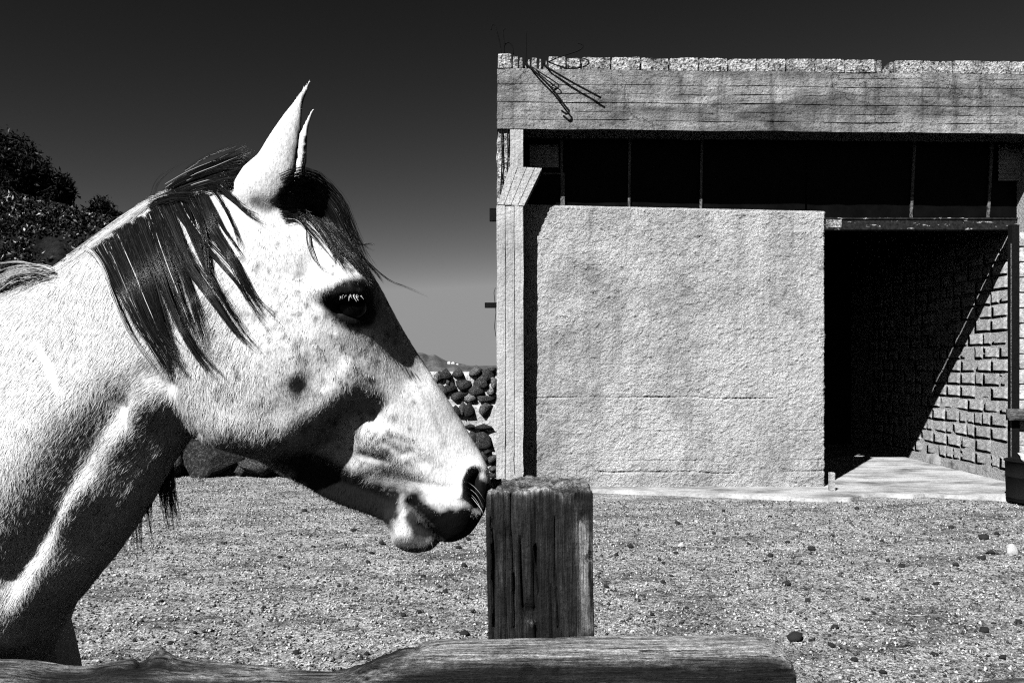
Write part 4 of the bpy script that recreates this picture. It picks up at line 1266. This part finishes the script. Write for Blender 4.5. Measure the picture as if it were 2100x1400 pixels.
def strands(name, locks, parent=HORSE, seed=1, mat=HM, K=12, seg_sides=3):
    """locks: dicts with line (px), count, root / tip spread, radius, lift off the skin, pale share"""
    r = np.random.default_rng(seed)
    if name == 'mane':
        for lk in locks[1:13]: lk['mul'] = 1.1; lk['mid'] = lk['mid'] * 0.72; lk['root'] = lk['root'] * 0.9
    allP, allR, allT = [], [], []
    for lk in locks:
        line = np.array(lk['line'], float)
        n = int(lk['n'] * lk.get('mul', 1.0)); rs, ts = lk.get('root', 10), lk.get('tip', 4); ms = lk.get('mid', (rs + ts) / 2)
        off = lk.get('off', 0.006); thick = lk.get('thick', 0.010)
        pale = lk.get('pale', 0.005); rad = lk.get('rad', 0.00042)
        deep = lk.get('depth')
        ns = max(1, n // lk.get('wisp', 16))                      # finer wisps inside the lock
        sub_n = r.normal(size=(ns, 3, 2)); sub_l = r.uniform(size=ns)
        for i in range(n):
            j = r.integers(0, ns)
            ln = 1 - (1 - lk.get('short', 0.50)) * (0.6 * sub_l[j] + 0.4 * r.uniform()) ** 1.3
            a, b, c = sub_n[j] * np.array([[0.9], [1.0], [1.35]]) + r.normal(size=(3, 2)) * np.array([[0.45], [0.25], [0.35]])
            base = smooth_path(np.column_stack([line, np.zeros(len(line))]), 6)[:, :2]
            s0 = lk.get('start', 0.0) * r.uniform()
            s = np.linspace(s0, max(ln, s0 + 0.25), K)
            idx = s * (len(base) - 1)
            q = np.stack([np.interp(idx, np.arange(len(base)), base[:, k]) for k in range(2)], 1)
            tn = np.gradient(q, axis=0); tn /= np.linalg.norm(tn, axis=1)[:, None] + 1e-9
            nr = np.stack([-tn[:, 1], tn[:, 0]], 1)
            wr = np.clip(1 - s * 2, 0, 1); wt = np.clip(s * 2 - 1, 0, 1); wm = 1 - wr - wt
            o = (rs * a[0] * wr + ms * (0.6 * a[0] + 0.6 * b[0]) * wm + ts * (0.4 * b[0] + c[0]) * wt)
            o = o + lk.get('wave', 2.0) * np.sin(s * r.uniform(3, 8) + r.uniform(0, 6)) * s
            q = q + nr * o[:, None] + tn * (rs * 0.35 * abs(a[1]) * wr)[:, None]
            if deep is not None:
                z = np.full(K, deep) + thick * r.normal()
                if lk.get('dz'): z = z + np.linspace(0, lk['dz'], K)
            else:
                z = np.array([hit_depth(x, y, np.nan) for x, y in q])
                fb = Zs(q[:, 0]) - 0.02
                z = np.where(np.isnan(z), fb, z)
                z = np.minimum(z, np.maximum(Zs(q[:, 0]) + 0.02, 0))
                if 'minz' in lk: z = np.maximum(z, Zs(q[:, 0]) - lk['minz'])
                # hair bridges hollows: keep it from diving behind bumps
                for _ in range(3):
                    z[1:-1] = np.minimum(z[1:-1], 0.5 * (z[:-2] + z[2:]) + 0.001)
                z = z - off - thick * r.uniform() * np.sin(np.clip(s, 0.05, 1) * 2.2)
            allP.append(np.stack([(q[:, 0] - 1050) / F * z, z, HC + (YH - q[:, 1]) / F * z], 1))
            allR.append(rad * r.uniform(0.6, 1.2) * np.interp(np.linspace(0, 1, K), [0, 0.1, 0.6, 1], [0.5, 1, 0.9, 0.12]))
            allT.append(r.uniform(0.9, 1.0) if r.uniform() < pale else r.uniform(0, 0.8))
    Pt = np.array(allP); R = np.array(allR); Tn = np.array(allT)
    n = len(Pt)
    tg = np.gradient(Pt, axis=1); tg /= np.linalg.norm(tg, axis=2)[..., None] + 1e-12
    up = np.array([0.3, 0.9, 0.2]); A = np.cross(tg, up); A /= np.linalg.norm(A, axis=2)[..., None] + 1e-12
    B = np.cross(tg, A)
    m = seg_sides
    ph = 2 * np.pi * np.arange(m) / m
    V = Pt[:, :, None, :] + R[:, :, None, None] * (A[:, :, None, :] * np.cos(ph)[None, None, :, None] + B[:, :, None, :] * np.sin(ph)[None, None, :, None])
    i = np.arange(n * K * m).reshape(n, K, m)
    f = np.stack([i[:, :-1, :], np.roll(i, -1, 2)[:, :-1, :], np.roll(i, -1, 2)[:, 1:, :], i[:, 1:, :]], -1).reshape(-1, 4)
    me = mesh_data(name, V.reshape(-1, 3) - OL, f, mat, True)
    vattr(me, 'tone', np.repeat(Tn, K * m))
    return link(bpy.data.objects.new(name, me), parent)

MANE = [
    dict(line=[(172, 508), (192, 522), (211, 551), (236, 619), (272, 684), (326, 751), (342, 778)], n=42, root=5, mid=8, tip=8, pale=0.7, short=0.4),
    dict(line=[(206, 498), (240, 566), (283, 659), (333, 744), (350, 774)], n=150, root=9, mid=9, tip=7, pale=0.03),
    dict(line=[(222, 486), (256, 560), (296, 655), (338, 725), (356, 765)], n=190, root=10, mid=11, tip=7, pale=0.01),
    dict(line=[(242, 468), (276, 559), (311, 655), (354, 716), (386, 756)], n=210, root=11, mid=11, tip=7),
    dict(line=[(262, 456), (298, 555), (326, 650), (350, 720), (362, 778)], n=170, root=11, mid=9, tip=6),
    dict(line=[(280, 446), (313, 530), (354, 637), (397, 719), (440, 776)], n=190, root=10, mid=8, tip=4),
    dict(line=[(304, 433), (338, 537), (372, 630), (404, 716)], n=190, root=11, mid=8, tip=5),
    dict(line=[(322, 422), (350, 500), (385, 580), (410, 660), (434, 745)], n=80, root=9, mid=5, tip=4),
    dict(line=[(333, 412), (361, 480), (390, 544), (444, 623), (483, 680), (524, 718)], n=190, root=10, mid=7, tip=3.5),
    dict(line=[(366, 402), (392, 470), (426, 559), (461, 619), (497, 677)], n=80, root=9, mid=5, tip=3),
    dict(line=[(350, 405), (376, 451), (426, 512), (479, 573), (511, 619), (550, 658)], n=60, root=8, mid=4, tip=2.5),
    dict(line=[(408, 396), (433, 466), (461, 509), (486, 548), (519, 609), (558, 660)], n=190, root=10, mid=6, tip=2.5),
    dict(line=[(385, 398), (410, 450), (422, 500), (430, 560), (452, 610)], n=50, root=7, mid=4, tip=3),
    dict(line=[(426, 394), (461, 466), (490, 505), (515, 528)], n=26, root=7, mid=4, tip=5),
    dict(line=[(440, 390), (465, 430), (490, 490), (500, 540)], n=20, root=7, mid=5, tip=6),
    dict(line=[(398, 378), (447, 380), (497, 420), (545, 450)], n=70, root=5, mid=3, tip=4),
    # roots spreading over the crest
    dict(line=[(300, 425), (330, 410), (370, 398), (420, 392)], n=200, root=7, mid=8, tip=9, short=0.4, start=0.6),
    # crown of the crest, combed forwards to the ears
    dict(line=[(330, 394), (385, 362), (440, 340), (490, 322), (528, 312)], n=330, root=4, mid=5, tip=7, pale=0.04, short=0.3, start=0.65, minz=0.035),
    dict(line=[(340, 398), (395, 374), (450, 356), (505, 345), (522, 338)], n=420, root=5, mid=8, tip=9, pale=0.02, short=0.3, start=0.6, minz=0.04),
    dict(line=[(360, 397), (420, 377), (470, 368), (510, 372)], n=260, root=7, mid=8, tip=8, short=0.3, start=0.6, minz=0.05),
    # pale hairs along the crest line
    dict(line=[(110, 556), (180, 503), (250, 452), (310, 412), (360, 384)], n=240, root=4, mid=5, tip=3, pale=0.95, short=0.3, start=0.6, off=0.002, thick=0.004),
    # fly-aways against the sky
    dict(line=[(300, 410), (318, 372), (352, 345), (400, 325), (470, 308)], n=7, root=12, mid=12, tip=14, wave=6, pale=0.12, short=0.2, rad=0.00022),
    dict(line=[(380, 352), (430, 320), (490, 300), (535, 296)], n=16, root=8, mid=6, tip=7, wave=4, pale=0.2, short=0.4, rad=0.00022),
]
for _l in [dict(k) for k in MANE[1:13]]:
    e_ = np.array(_l['line'][-1], float) - np.array(_l['line'][-2], float); e_ = e_ / np.linalg.norm(e_) * 16
    MANE.append(dict(line=_l['line'] + [tuple(np.array(_l['line'][-1]) + e_)], n=14, root=9, mid=11, tip=9, rad=0.00034, pale=0.02, short=0.7))
strands('mane', MANE, seed=2)
FORE = [
    dict(line=[(585, 392), (625, 378), (668, 412), (700, 462), (735, 522), (768, 572)], n=420, root=12, mid=14, tip=5),
    dict(line=[(570, 412), (625, 412), (672, 455), (712, 508), (752, 560), (778, 590)], n=420, root=14, mid=16, tip=5),
    dict(line=[(580, 420), (620, 430), (655, 470), (690, 520), (735, 572)], n=150, root=12, mid=10, tip=5, pale=0.08),
    dict(line=[(600, 425), (640, 445), (672, 490), (682, 530), (690, 560)], n=34, root=10, mid=8, tip=8),
    dict(line=[(610, 440), (627, 470), (630, 500), (652, 540), (705, 567)], n=12, root=3, mid=2, tip=3),
    dict(line=[(680, 440), (715, 490), (760, 500), (765, 505)], n=10, root=10, mid=5, tip=4, rad=0.00035, pale=0.1),
    dict(line=[(690, 470), (735, 520), (790, 570), (835, 587), (885, 605)], n=5, root=6, mid=3, tip=2, rad=0.00035, pale=0.0),
    dict(line=[(680, 460), (725, 515), (770, 555), (795, 575)], n=22, root=10, mid=5, tip=6, rad=0.0004, pale=0.0),
    dict(line=[(690, 455), (705, 470), (730, 490), (760, 515), (790, 520)], n=8, root=10, mid=5, tip=6, rad=0.0004, pale=0.0),
    dict(line=[(640, 400), (665, 430), (690, 470)], n=30, root=8, mid=8, tip=8, pale=0.3, rad=0.0004),
]
strands('forelock', FORE, seed=3)
# wisps of the mane that hangs down the far side of the neck
FAR = []
for i, (a, b, c, d, n) in enumerate([(345, 930, 362, 1065, 30), (338, 940, 352, 1090, 26), (330, 945, 375, 1075, 22), (322, 960, 345, 1045, 22), (300, 990, 318, 1100, 18), (285, 1000, 292, 1130, 18), (270, 1020, 282, 1120, 12), (250, 1050, 262, 1135, 10), (238, 1070, 240, 1150, 10)]):
    FAR.append(dict(line=[(a - 18, b - 60), (a, b), ((a + c) / 2 - 2, (b + d) / 2 + 15), (c + 4, d + 32)], n=int(n * 2.2), wisp=5, root=9, mid=6, tip=4.5, rad=0.0006, depth=float(Zs(a)) + 0.075, thick=0.008, pale=0.0))
strands('mane_wisps', FAR, seed=4)
# pale tuft over the withers
strands('withers_tuft', [dict(line=[(112, 556), (84, 548), (40, 549), (-30, 575)], n=80, wisp=4, root=3, mid=6, tip=8, pale=0.9, rad=0.0007, depth=float(Zs(60)) - 0.06, thick=0.02, dz=0.03),
                         dict(line=[(100, 566), (60, 560), (10, 575), (-40, 605)], n=70, wisp=4, root=3, mid=8, tip=8, pale=0.85, rad=0.0007, depth=float(Zs(50)) - 0.06, thick=0.02, dz=0.03),
                         dict(line=[(60, 575), (20, 577), (-30, 590)], n=40, root=5, mid=6, tip=8, pale=0.3, depth=float(Zs(40)) - 0.02, thick=0.02)], seed=5)
# eye, lashes, whiskers
EYE = place(718, 630, 0.085)
bm = bmesh.new(); bmesh.ops.create_uvsphere(bm, u_segments=32, v_segments=20, radius=0.0225)
ev = np.array([w_.co[:] for w_ in bm.verts]); ef = [[w_.index for w_ in f_.verts] for f_ in bm.faces]; bm.free()
_e = M('eyeball', 0.2, 0.03); _e.color(0.004)
for sgn in (1, -1):
    c_ = EYE if sgn > 0 else mirror(EYE)
    _eb = mobj('eyeball', ev * np.array([1.15, 1, 1]) + c_ - OL, ef, _e.m, HORSE, True)
_lash = strands('eyelashes', [dict(line=[(x, 602 + abs(x - 718) * 0.16), (x - 1 + (x - 716) * 0.15, 609), (x + 2 + (x - 716) * 0.40, 623)], n=5, root=2.5, mid=2.0, tip=2.2, wave=0.2, pale=1.0, rad=0.00034, depth=float(EYE[1]) - 0.030, thick=0.002, dz=-0.012, short=0.3) for x in range(700, 744, 5)], seed=6, K=6)
strands('whiskers', [dict(line=[(952 + k, 985 + 3 * k), (975 + k, 1000 + 4 * k), (995, 1035 + 3 * k)], n=1, root=2, mid=2, tip=3, pale=1.0, rad=0.0003, off=0.012, short=0.9) for k in range(0, 16, 4)]
        + [dict(line=[(840 + 12 * k, 1110), (842 + 12 * k, 1125), (838 + 14 * k, 1142)], n=2, root=4, tip=4, pale=0.3, rad=0.0003, short=0.6) for k in range(5)], seed=7, K=8)

# ================================================================== fence in the foreground
def wood_mat(name, axis):
    m = M(name, 0.8, 0.25)
    sc_ = (1, 1, 0.05) if axis == 'z' else (0.05, 1, 1)
    sf = (1, 1, 0.02) if axis == 'z' else (0.02, 1, 1)
    g1 = m.noise(m.map(sc_), 150, 6, 0.7, 0.4); g2 = m.noise(m.map(sf), 330, 5, 0.7); n0 = m.noise(m.map(), 14, 5, 0.65); n1 = m.noise(m.map(), 70, 4, 0.7)
    wear = m.attr('wear')
    k = m.math('ADD', wear, m.math('MULTIPLY', m.math('SUBTRACT', g1, 0.5), 1.1))
    k = m.math('ADD', k, m.math('MULTIPLY', m.math('SUBTRACT', n0, 0.5), 0.5))
    c = m.ramp(k, [(0.02, 0.010), (0.22, 0.034), (0.42, 0.11), (0.66, 0.34), (0.95, 0.52)])
    c = m.math('MULTIPLY', c, m.ramp(g2, [(0.36, 0.18), (0.5, 1.0), (0.64, 1.6)]))
    c = m.math('MULTIPLY', c, m.ramp(g1, [(0.36, 0.10), (0.42, 1.0)]))
    m.color(m.math('MULTIPLY', c, m.ramp(n1, [(0.32, 0.5), (0.6, 1.15)])))
    m.bump(g1, 0.012).bump(g2, 0.006).bump(n1, 0.003)
    return m.m
WZ, WX = wood_mat('weathered_post_wood', 'z'), wood_mat('weathered_rail_wood', 'x')

def fence_post(label, u0, u1, Z0, ztop, depth, seed):
    x0, x1 = PX(u0, Z0), PX(u1, Z0)
    o = thing('fence_post', label, 'post', ((x0 + x1) / 2, Z0 + depth / 2, 0), 'posts of the paddock fence')
    q, f = sub_box(x0, x1, Z0, Z0 + depth, 0.0, ztop, (0.003, 0.008, 0.008), 0.0, bev=0.006)
    px, py = project(q)
    # checks and grain run up the post, chips at the top edges
    st = q * np.array([1, 1, 0.04])
    gr = fbm(st, 170, 3, seed)
    cr = np.clip(np.abs(vnoise(q * np.array([1, 1, 0.03]), 55, seed + 4)) * 9, 0, 1)
    dep = 0.0030 * gr - 0.009 * (1 - cr) * (0.3 + 0.7 * (vnoise(q * np.array([1, 1, .3]), 9, seed) > -0.1))
    c = np.array([(x0 + x1) / 2, Z0 + depth / 2, 0])
    side_x = np.abs(q[:, 0] - c[0]) > (x1 - x0) / 2 - 0.004
    front = np.abs(q[:, 1] - c[1]) > depth / 2 - 0.004
    q[:, 0] += np.where(side_x, np.sign(q[:, 0] - c[0]) * dep, 0)
    q[:, 1] += np.where(front, np.sign(q[:, 1] - c[1]) * dep, 0)
    topm = q[:, 2] > ztop - 0.02
    q[:, 2] += np.where(topm, 0.012 * fbm(q, 22, 3, seed + 2) + 0.005 * fbm(q * np.array([1, .1, 1]), 160, 2, seed), 0)
    q[:, 0] += 0.004 * vnoise(q * np.array([0, 0, 1]), 7, seed)
    # knots and the chipped corner of this very post
    if seed == 11:
        for (a, b, r, amt) in ((1032, 1080, 12, 0.005), (1085, 1255, 12, -0.014), (1092, 1272, 12, 0.006), (1190, 1020, 18, -0.010), (1205, 1060, 14, -0.008), (1212, 1145, 7, -0.008)):
            q[:, 1] -= np.where(front & (q[:, 1] < c[1]), amt * np.exp(-((px - a) ** 2 + (py - b) ** 2) / r ** 2), 0)
        # long checks
        for line in ([(1049, 1015), (1052, 1130), (1056, 1190), (1052, 1290)], [(1008, 1060), (1015, 1150), (1010, 1290)], [(1102, 1120), (1106, 1215)], [(1070, 1100), (1072, 1250)], [(1140, 1060), (1143, 1290)]):
            q[:, 1] += np.where(front & (q[:, 1] < c[1]), 0.014 * np.exp(-(seg_dist(px, py, line) / 2.4) ** 2), 0)
    wear = 0.06 + 0.16 * fbm(q * np.array([1, 1, .2]), 20, 3, seed + 5)
    edge = np.clip((q[:, 2] - (ztop - 0.010)) / 0.012, 0, 1)
    wear = wear + 0.60 * edge + 0.25 * np.clip((q[:, 2] - (ztop - 0.03)) / 0.03, 0, 1) * np.clip(fbm(q, 40, 3, seed) * 2, 0, 1)
    if seed == 11:
        fr = (q[:, 1] < c[1])
        wear += 0.42 * fr * inside(px, py, [(1182, 1075), (1200, 1060), (1222, 1100), (1222, 1300), (1195, 1300), (1188, 1180)], 8)
        wear += 0.5 * fr * (G(px, py, (1088, 1275), 8) + G(px, py, (1165, 1018), 16) * 0.8 + 0.25 * G(px, py, [(1010, 1000), (1006, 1120)], 10))
        wear -= 0.2 * fr * (G(px, py, (1032, 1080), 14) + G(px, py, (1085, 1255), 13))
    me = mesh_data('timber', np.array(local(q, o)), np.array(f), WZ, True)
    vattr(me, 'wear', wear)
    link(bpy.data.objects.new('timber', me), o)
    return o
fence_post('square weathered fence post that the horse touches with its nose', 1000, 1219, 1.30, 1.397, 0.172, 11)
fence_post('square weathered fence post holding the end of the lower rail', 2330, 2540, 1.27, 1.36, 0.17, 12)

def rail(name, label, prof, Zb, depth, height, seed, end_right=True, taper=0.0, pale=None):
    """squared timber; prof = photo outline (u, y) of its upper back edge"""
    us = np.arange(prof[0][0], prof[-1][0] + 0.1, 4.0)
    pr = np.array(prof, float)
    sm = smooth_path([(a, b, 0) for a, b in prof], 10)
    top = np.interp(us, sm[:, 0], sm[:, 1])
    nr = 72
    th = np.linspace(0, 2 * np.pi, nr, endpoint=False)
    n_ = 4.5
    cy = np.sign(np.cos(th)) * np.abs(np.cos(th)) ** (2 / n_); cz = np.sign(np.sin(th)) * np.abs(np.sin(th)) ** (2 / n_)
    V = []
    xe = PX(us[-1], Zb - depth / 2)
    for i, u in enumerate(us):
        x = PX(u, Zb - depth * 0.25)
        zt = PZ(top[i], Zb)
        hh = height
        yc = Zb - depth / 2; zc = zt - hh / 2
        V.append(np.stack([np.full(nr, x), yc + cy * depth / 2, zc + cz * hh / 2], 1))
    V = np.array(V)
    if end_right:
        for k, sc2 in ((-1, 0.90), (-2, 0.965), (-3, 0.99)):
            c = V[k].mean(0); V[k] = c + (V[k] - c) * np.array([1, sc2, sc2])
    m = len(us)
    q = V.reshape(-1, 3)
    gr = fbm(q * np.array([0.04, 1, 1]), 150, 3, seed); big = fbm(q * np.array([0.35, 1, 1]), 14, 3, seed + 3)
    cen = np.repeat(V.mean(1), nr, 0)
    dirn = q - cen; dirn[:, 0] = 0; dirn /= np.linalg.norm(dirn, axis=1)[:, None]
    cr = np.clip(np.abs(vnoise(q * np.array([0.03, 1, 1]), 40, seed + 9)) * 8, 0, 1)
    rot = 1.0 if pale is None else pale(np.repeat(us, nr))
    q = q + dirn * (0.0022 * gr + 0.006 * big * (1.3 - rot) - 0.009 * (1 - cr))[:, None]
    px, py = project(q)
    if seed == 31:
        for (a, b, r, amt) in ((292, 1352, 13, -0.014), (330, 1345, 22, 0.010), (1135, 1372, 10, 0.006), (1085, 1382, 14, -0.008), (1585, 1310, 6, -0.003)):
            q = q + dirn * (amt * np.exp(-((px - a) ** 2 + (py - b) ** 2) / r ** 2))[:, None]
    idx = np.arange(m * nr).reshape(m, nr)
    f = np.stack([idx[:-1], np.roll(idx, -1, 1)[:-1], np.roll(idx, -1, 1)[1:], idx[1:]], -1).reshape(-1, 4)[:, ::-1]
    o = thing(name, label, 'rail', (float(q[:, 0].mean()), Zb - depth / 2, float(q[:, 2].min())), 'rails of the paddock fence')
    # end caps
    fl = [tuple(int(k) for k in w) for w in f] + [tuple(int(k) for k in idx[0]), tuple(int(k) for k in idx[-1][::-1])]
    me = mesh_data('timber', np.array(local(q, o)), fl, WX, True)
    upf = np.clip((dirn[:, 2] - 0.62) / 0.25, 0, 1)
    wear = 0.03 + 0.10 * big + upf * (0.28 + 0.48 * rot + 0.22 * big)
    if seed == 31:
        wear -= 0.5 * G(px, py, (292, 1352), 13)
        wear += 0.30 * G(px, py, [(330, 1385), (560, 1380)], 12) * (big > -0.1) + 0.8 * G(px, py, (1585, 1310), 4) + 0.22 * G(px, py, [(0, 1372), (180, 1372)], 12)
        wear -= 0.25 * G(px, py, [(760, 1345), (850, 1340)], 22)
    if seed == 31:
        wear += (1 - rot) * 0.55 * fbm(q * np.array([0.10, 1, 1]), 60, 3, 77)
    vattr(me, 'wear', wear)
    link(bpy.data.objects.new('timber', me), o)
RP = [(-1500, 1340), (-1100, 1352), (-700, 1344), (-400, 1352), (-200, 1348), (0, 1343), (60, 1345), (120, 1352), (180, 1354), (230, 1346), (285, 1337), (340, 1337), (420, 1347), (520, 1355), (600, 1362), (690, 1363), (735, 1349), (790, 1326), (850, 1309), (900, 1302), (1000, 1300), (1240, 1295), (1400, 1293), (1520, 1289), (1556, 1291), (1582, 1299), (1596, 1310), (1604, 1322)]
rail('fence_rail', 'thick weathered fence rail fixed across the front of the post', RP, 1.292, 0.095, 0.125, 31, True, pale=lambda u: np.clip((u - 760) / 140, 0, 1))
rail('fence_rail', 'lower fence rail ending short of the thick rail, fixed to its own post', [(1920, 1398), (2000, 1390), (2100, 1381), (2300, 1374), (2420, 1370)], 1.262, 0.09, 0.11, 32, True, pale=lambda u: u * 0 + 0.15)

# ================================================================== small things in the yard
def stones():
    var = [mesh_data('stone', *rock(400 + i, 1, 0.45, 0.85), MT['pebble'], False) for i in range(7)]
    pal = [mesh_data('stone', *rock(450 + i, 2, 0.30, 0.8), MT['palestone'], False) for i in range(2)]
    r = random.Random(21)
    dark = [(1389, 1066, 8), (1387, 1130, 7), (1293, 1120, 8), (1264, 1135, 6), (1352, 1145, 6), (1361, 1150, 6), (1359, 1187, 8), (1377, 1176, 6), (1243, 1197, 8), (1337, 1256, 7),
            (1614, 1191, 9), (1664, 1120, 11), (1580, 1132, 9), (1568, 1145, 6), (1616, 1107, 7), (1657, 1221, 8), (1536, 1107, 7), (1484, 1046, 6), (1579, 1057, 6), (1409, 1239, 5), (1464, 1088, 5), (1229, 1177, 5),
            (2018, 1097, 12), (1950, 1079, 7), (1850, 1158, 8), (1822, 1146, 6), (1960, 1155, 9), (2012, 1138, 11), (1922, 1194, 7), (1793, 1247, 6), (1712, 1280, 10), (1705, 1321, 10), (1707, 1094, 5), (1809, 1105, 6), (2043, 1089, 7), (2034, 1130, 9), (2056, 1348, 10), (2018, 1288, 13), (2037, 1270, 7), (1917, 1336, 9), (1752, 1350, 9), (1757, 1040, 6), (1778, 1221, 6), (2090, 1273, 9), (1811, 1375, 10), (1938, 1385, 6),
            (725, 1082, 8), (783, 1110, 8), (762, 1130, 7), (755, 1152, 7), (962, 1098, 10), (940, 1118, 8), (953, 1156, 9), (867, 1176, 8), (902, 1197, 6), (913, 1206, 7), (858, 1251, 8), (970, 1248, 6), (953, 1296, 11), (625, 1046, 6), (643, 1114, 6), (828, 1258, 7), (752, 1333, 9), (607, 1333, 9), (574, 1138, 7), (377, 1170, 6), (695, 1195, 6), (730, 1200, 5), (520, 1060, 5), (460, 1110, 6), (540, 1240, 6), (480, 1190, 5), (400, 1290, 7), (350, 1310, 7), (330, 1230, 6)]
    def put(a, b, s, mesh, label, group, flat=1.0):
        Z = HC * F / (b + s * 0.4 - YH)
        ob = link(bpy.data.objects.new('stone', mesh))
        k = s * Z / F * 1.18
        gp = np.array([[PX(a, Z), Z, 0.0]])
        zg = float((0.03 * fbm(gp, 0.9, 4, 3)[0] + 0.018 * fbm(gp, 5.0, 3, 9)[0]) * min(1, max(0, 1 - max(Z - 9.0, 0))) - 0.012)
        ob.location = (PX(a, Z), Z, zg + k * 0.30); ob.scale = (k, k * r.uniform(.75, 1.1), k * r.uniform(0.65, 1.0) * flat)
        ob.rotation_euler = (r.uniform(-.3, .3), r.uniform(-.3, .3), r.uniform(0, 6.28))
        tag(ob, label, 'stone', group)
    for (a, b, s) in dark:
        put(a, b, s, r.choice(var), 'small black lava stone lying loose on the gravel yard', 'black stones on the yard', 0.85)
    put(1632, 1302, 18, var[2], 'fist-sized black lava stone just beyond the sawn end of the rail', None)
    put(2074, 1128, 17, pal[0], 'large white angular stone lying on the gravel near the tub', None)
    put(1395, 1116, 9, pal[1], 'small white stone among black ones in front of the plaster wall', None)
    put(1429, 1066, 5, pal[0], 'tiny white pebble close to the foot of the plaster wall', None)
    put(1584, 1277, 6, pal[1], 'small white pebble near the end of the fence rail', None)
stones()

def tub():
    Zc = 9.25; R = 0.30
    xc = PX(2066, 9.25) + R + 0.05
    z1 = PZ(944, Zc)
    o = thing('tub', 'dark metal tub standing on the floor edge beside the door post', 'tub', (xc, Zc + 0.05, 0))
    prof = [(0.0, 0.02), (R * 0.94, 0.02), (R * 0.95, 0.03), (R * 0.955, 0.055), (R * 0.97, 0.06), (R * 0.97, 0.075), (R * 0.955, 0.08), (R * 0.98, 0.30), (R * 0.995, 0.305), (R * 0.995, 0.315), (R * 0.98, 0.32), (R, z1 - 0.02), (R + 0.012, z1 - 0.015), (R + 0.012, z1), (R - 0.01, z1), (R - 0.012, z1 - 0.03), (R * 0.93, 0.12), (0.0, 0.12)]
    n = 48
    v = [(p[0] * math.cos(2 * math.pi * k / n), p[0] * math.sin(2 * math.pi * k / n), p[1]) for p in prof for k in range(n)]
    f = [(i * n + k, i * n + (k + 1) % n, (i + 1) * n + (k + 1) % n, (i + 1) * n + k) for i in range(len(prof) - 1) for k in range(n)]
    mobj('shell', v, f, MT['iron'], o, True)
    # rubble lump in it
    q, f2 = rock(777, 3, 0.35, 0.6)
    l = link(bpy.data.objects.new('plaster_lump', mesh_data('plaster_lump', q, f2, MT['palestone'], True)))
    l.location = (xc - 0.02, Zc + 0.05, z1 - 0.05); l.scale = (0.26, 0.22, 0.22); l.rotation_euler = (0, 0.2, 0.8)
    tag(l, 'pale crumpled lump heaped in the dark metal tub', 'lump')
    # board held across the door post above the tub
    q, f3 = sub_box(PX(2068, 10.2), PX(2175, 10.2), 10.17, 10.262, PZ(862, 10.2), PZ(838, 10.2), 0.06, 0.006, 6, 5, 0.008)
    b = thing('wooden_board', 'grey wooden board fixed across the door post above the tub', 'board', (PX(2068, 10.2), 10.2, PZ(862, 10.2)))
    me = mesh_data('board', np.array(local(q, b)), np.array(f3), WX); vattr(me, 'wear', np.full(len(q), 0.45))
    link(bpy.data.objects.new('board', me), b)
    # stub at the corner of the plaster wall
    q, f4 = sub_box(PX(1701, 10.0), PX(1711, 10.0), 9.96, 10.05, 0.02, PZ(968, 10.0), 0.025, 0.010, 12, 8, 0.012)
    s = thing('wooden_stub', 'short pale stub standing at the corner of the plaster wall', 'stub', (PX(1706, 10), 10.0, 0.02))
    mobj('stub', local(q, s), f4, MT['pillar'], s)
tub()
